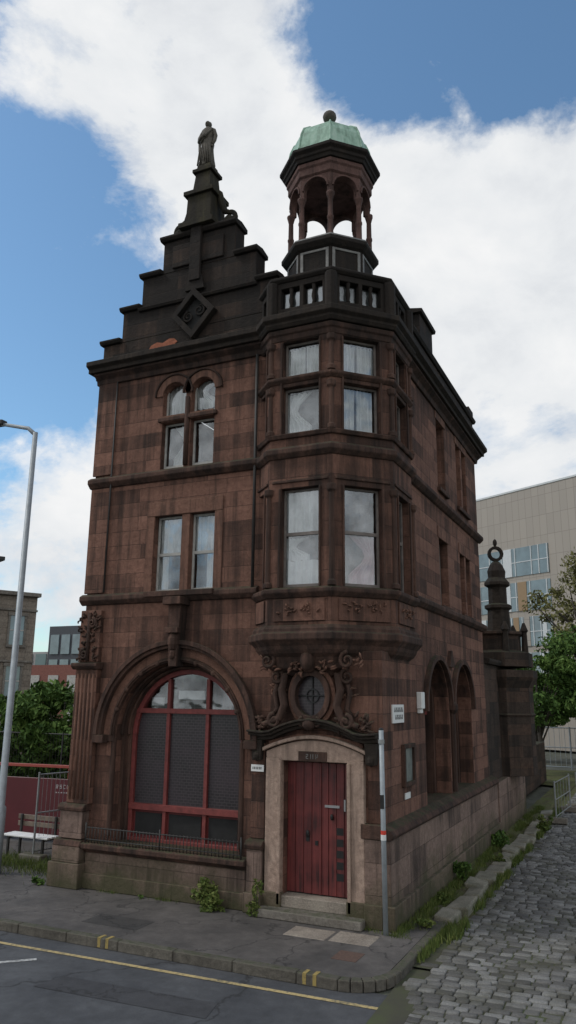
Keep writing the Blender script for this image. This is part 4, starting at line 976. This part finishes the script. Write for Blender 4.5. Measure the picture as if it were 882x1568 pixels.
# ------------------------------------------------------------ flush
mats={m.name:m for m in bpy.data.materials}
import bmesh
SM=('carvings','figure','pole','column','bars','colonnette','cupola_columns','finial_ball','pilaster_reeds','trunk','limbs','downpipes','arm','curtains','parapet_balusters')
for (rn_,part,mn),(v,f) in G.items():
    me=bpy.data.meshes.new(part); me.from_pydata(v,[],f); me.materials.append(mats[mn])
    bm=bmesh.new(); bm.from_mesh(me); bmesh.ops.recalc_face_normals(bm,faces=bm.faces); bm.to_mesh(me); bm.free()
    o=bpy.data.objects.new(part,me); COL.objects.link(o); o.parent=bpy.data.objects[rn_]
    bv=BEV.get((rn_,part,mn),0)
    if part in SM: me.polygons.foreach_set('use_smooth',[True]*len(me.polygons))
    if bv:
        md=o.modifiers.new('bevel','BEVEL'); md.width=bv; md.segments=2 if bv>=.03 else 1; md.limit_method='ANGLE'; md.angle_limit=math.radians(35)

# ------------------------------------------------------------ camera
yaw,pit,rol,fpx=math.radians(-25.006),math.radians(13.507),math.radians(.646),1173.9
fw=Vector((math.sin(yaw)*math.cos(pit),math.cos(yaw)*math.cos(pit),math.sin(pit))); rt=Vector((math.cos(yaw),-math.sin(yaw),0)); up=rt.cross(fw)
r=rt*math.cos(rol)+up*math.sin(rol); u=-rt*math.sin(rol)+up*math.cos(rol)
cd=bpy.data.cameras.new('camera'); cam=bpy.data.objects.new('camera',cd); COL.objects.link(cam)
M4=Matrix(((r.x,u.x,-fw.x,3.967),(r.y,u.y,-fw.y,-12.199),(r.z,u.z,-fw.z,3.4),(0,0,0,1))); cam.matrix_world=M4
cd.sensor_fit='VERTICAL'; cd.sensor_height=36; cd.lens=36*fpx/1568; cd.clip_end=2000; S.camera=cam

# ------------------------------------------------------------ light & sky
az,el=math.radians(-115),math.radians(50)
sd=Vector((math.sin(az)*math.cos(el),math.cos(az)*math.cos(el),math.sin(el)))
ld=bpy.data.lights.new('sun','SUN'); ld.energy=1.1; ld.angle=math.radians(10); ld.color=(1,.96,.91)
lo=bpy.data.objects.new('sun',ld); COL.objects.link(lo); lo.rotation_euler=sd.to_track_quat('Z','Y').to_euler()
w=bpy.data.worlds.new('World'); S.world=w; w.use_nodes=True; t=NT(w); bg=t.n['Background']
sky=t.new('ShaderNodeTexSky',sky_type='NISHITA'); sky.sun_disc=False; sky.sun_elevation=el; sky.sun_rotation=az; sky.ozone_density=1.2; sky.air_density=1.; sky.dust_density=.6
tc=t.new('ShaderNodeTexCoord'); dv=tc.outputs['Generated']
def dirv(a,e): a,e=math.radians(a),math.radians(e); return (math.sin(a)*math.cos(e),math.cos(a)*math.cos(e),math.sin(e))
cl=[(-34,42,10,.26),(-41,47,8,.16),(-28,34,8,.30),(-15,33,7,.28),(-7,30,8,.28),(-12,21,13,.34),(-2.5,37.5,3.5,.26),(-44,12,9,.22),(-26,20,9,.28),(-36,14,7,.15),
    (-11,46,8,-.30),(-43,28,8,-.30),(-41,22,6,-.22),(-46,18,5,-.16),(-20,44,4,-.14),(-1,43,5,-.2),(-4,26,2.5,-.12),(-22,42,4,-.12),(-46,36,4,-.12),
    (160,25,45,.3),(-150,30,40,.22),(100,20,40,.2)]  # unseen clouds behind the camera, added so the windows reflect white
acc=None
for a,e,rad,wt in cl:
    vm=t.new('ShaderNodeVectorMath',operation='DOT_PRODUCT'); t.link(dv,vm.inputs[0]); vm.inputs[1].default_value=dirv(a,e)
    mr=t.new('ShaderNodeMapRange',interpolation_type='SMOOTHSTEP'); t.link(vm.outputs['Value'],mr.inputs[0]); mr.inputs[1].default_value=math.cos(math.radians(rad*1.5)); mr.inputs[2].default_value=math.cos(math.radians(rad*.1)); mr.inputs[3].default_value=0; mr.inputs[4].default_value=wt
    acc=mr.outputs[0] if acc is None else t.math('ADD',acc,mr.outputs[0])
sv=vecmul(t,dv,(1.,1.,1.5))
n1=t.noise(sv,5.0,7,.62,.25); n2=t.noise(sv,15,6,.62,.15); n3=t.noise(sv,3.,4,.55)
dens=t.math('ADD',t.math('ADD',t.math('MULTIPLY',n1,1.6),t.math('MULTIPLY',n2,.55)),acc)
cf=t.ramp(t.math('SUBTRACT',dens,.48),[(.54,0.),(.64,.25),(.76,.75),(.92,1.)])
cc=t.ramp(t.math('ADD',t.math('MULTIPLY',n3,.55),t.math('MULTIPLY',n1,.45)),[(.36,(.62,.65,.70)),(.50,(.82,.84,.86)),(.62,(.94,.94,.94))])
sk=t.mix(1.,sky.outputs[0],(.12,.15,.155),'MULTIPLY')
colr=t.mix(cf,sk,cc)
t.link(colr,bg.inputs[0]); bg.inputs[1].default_value=1.0
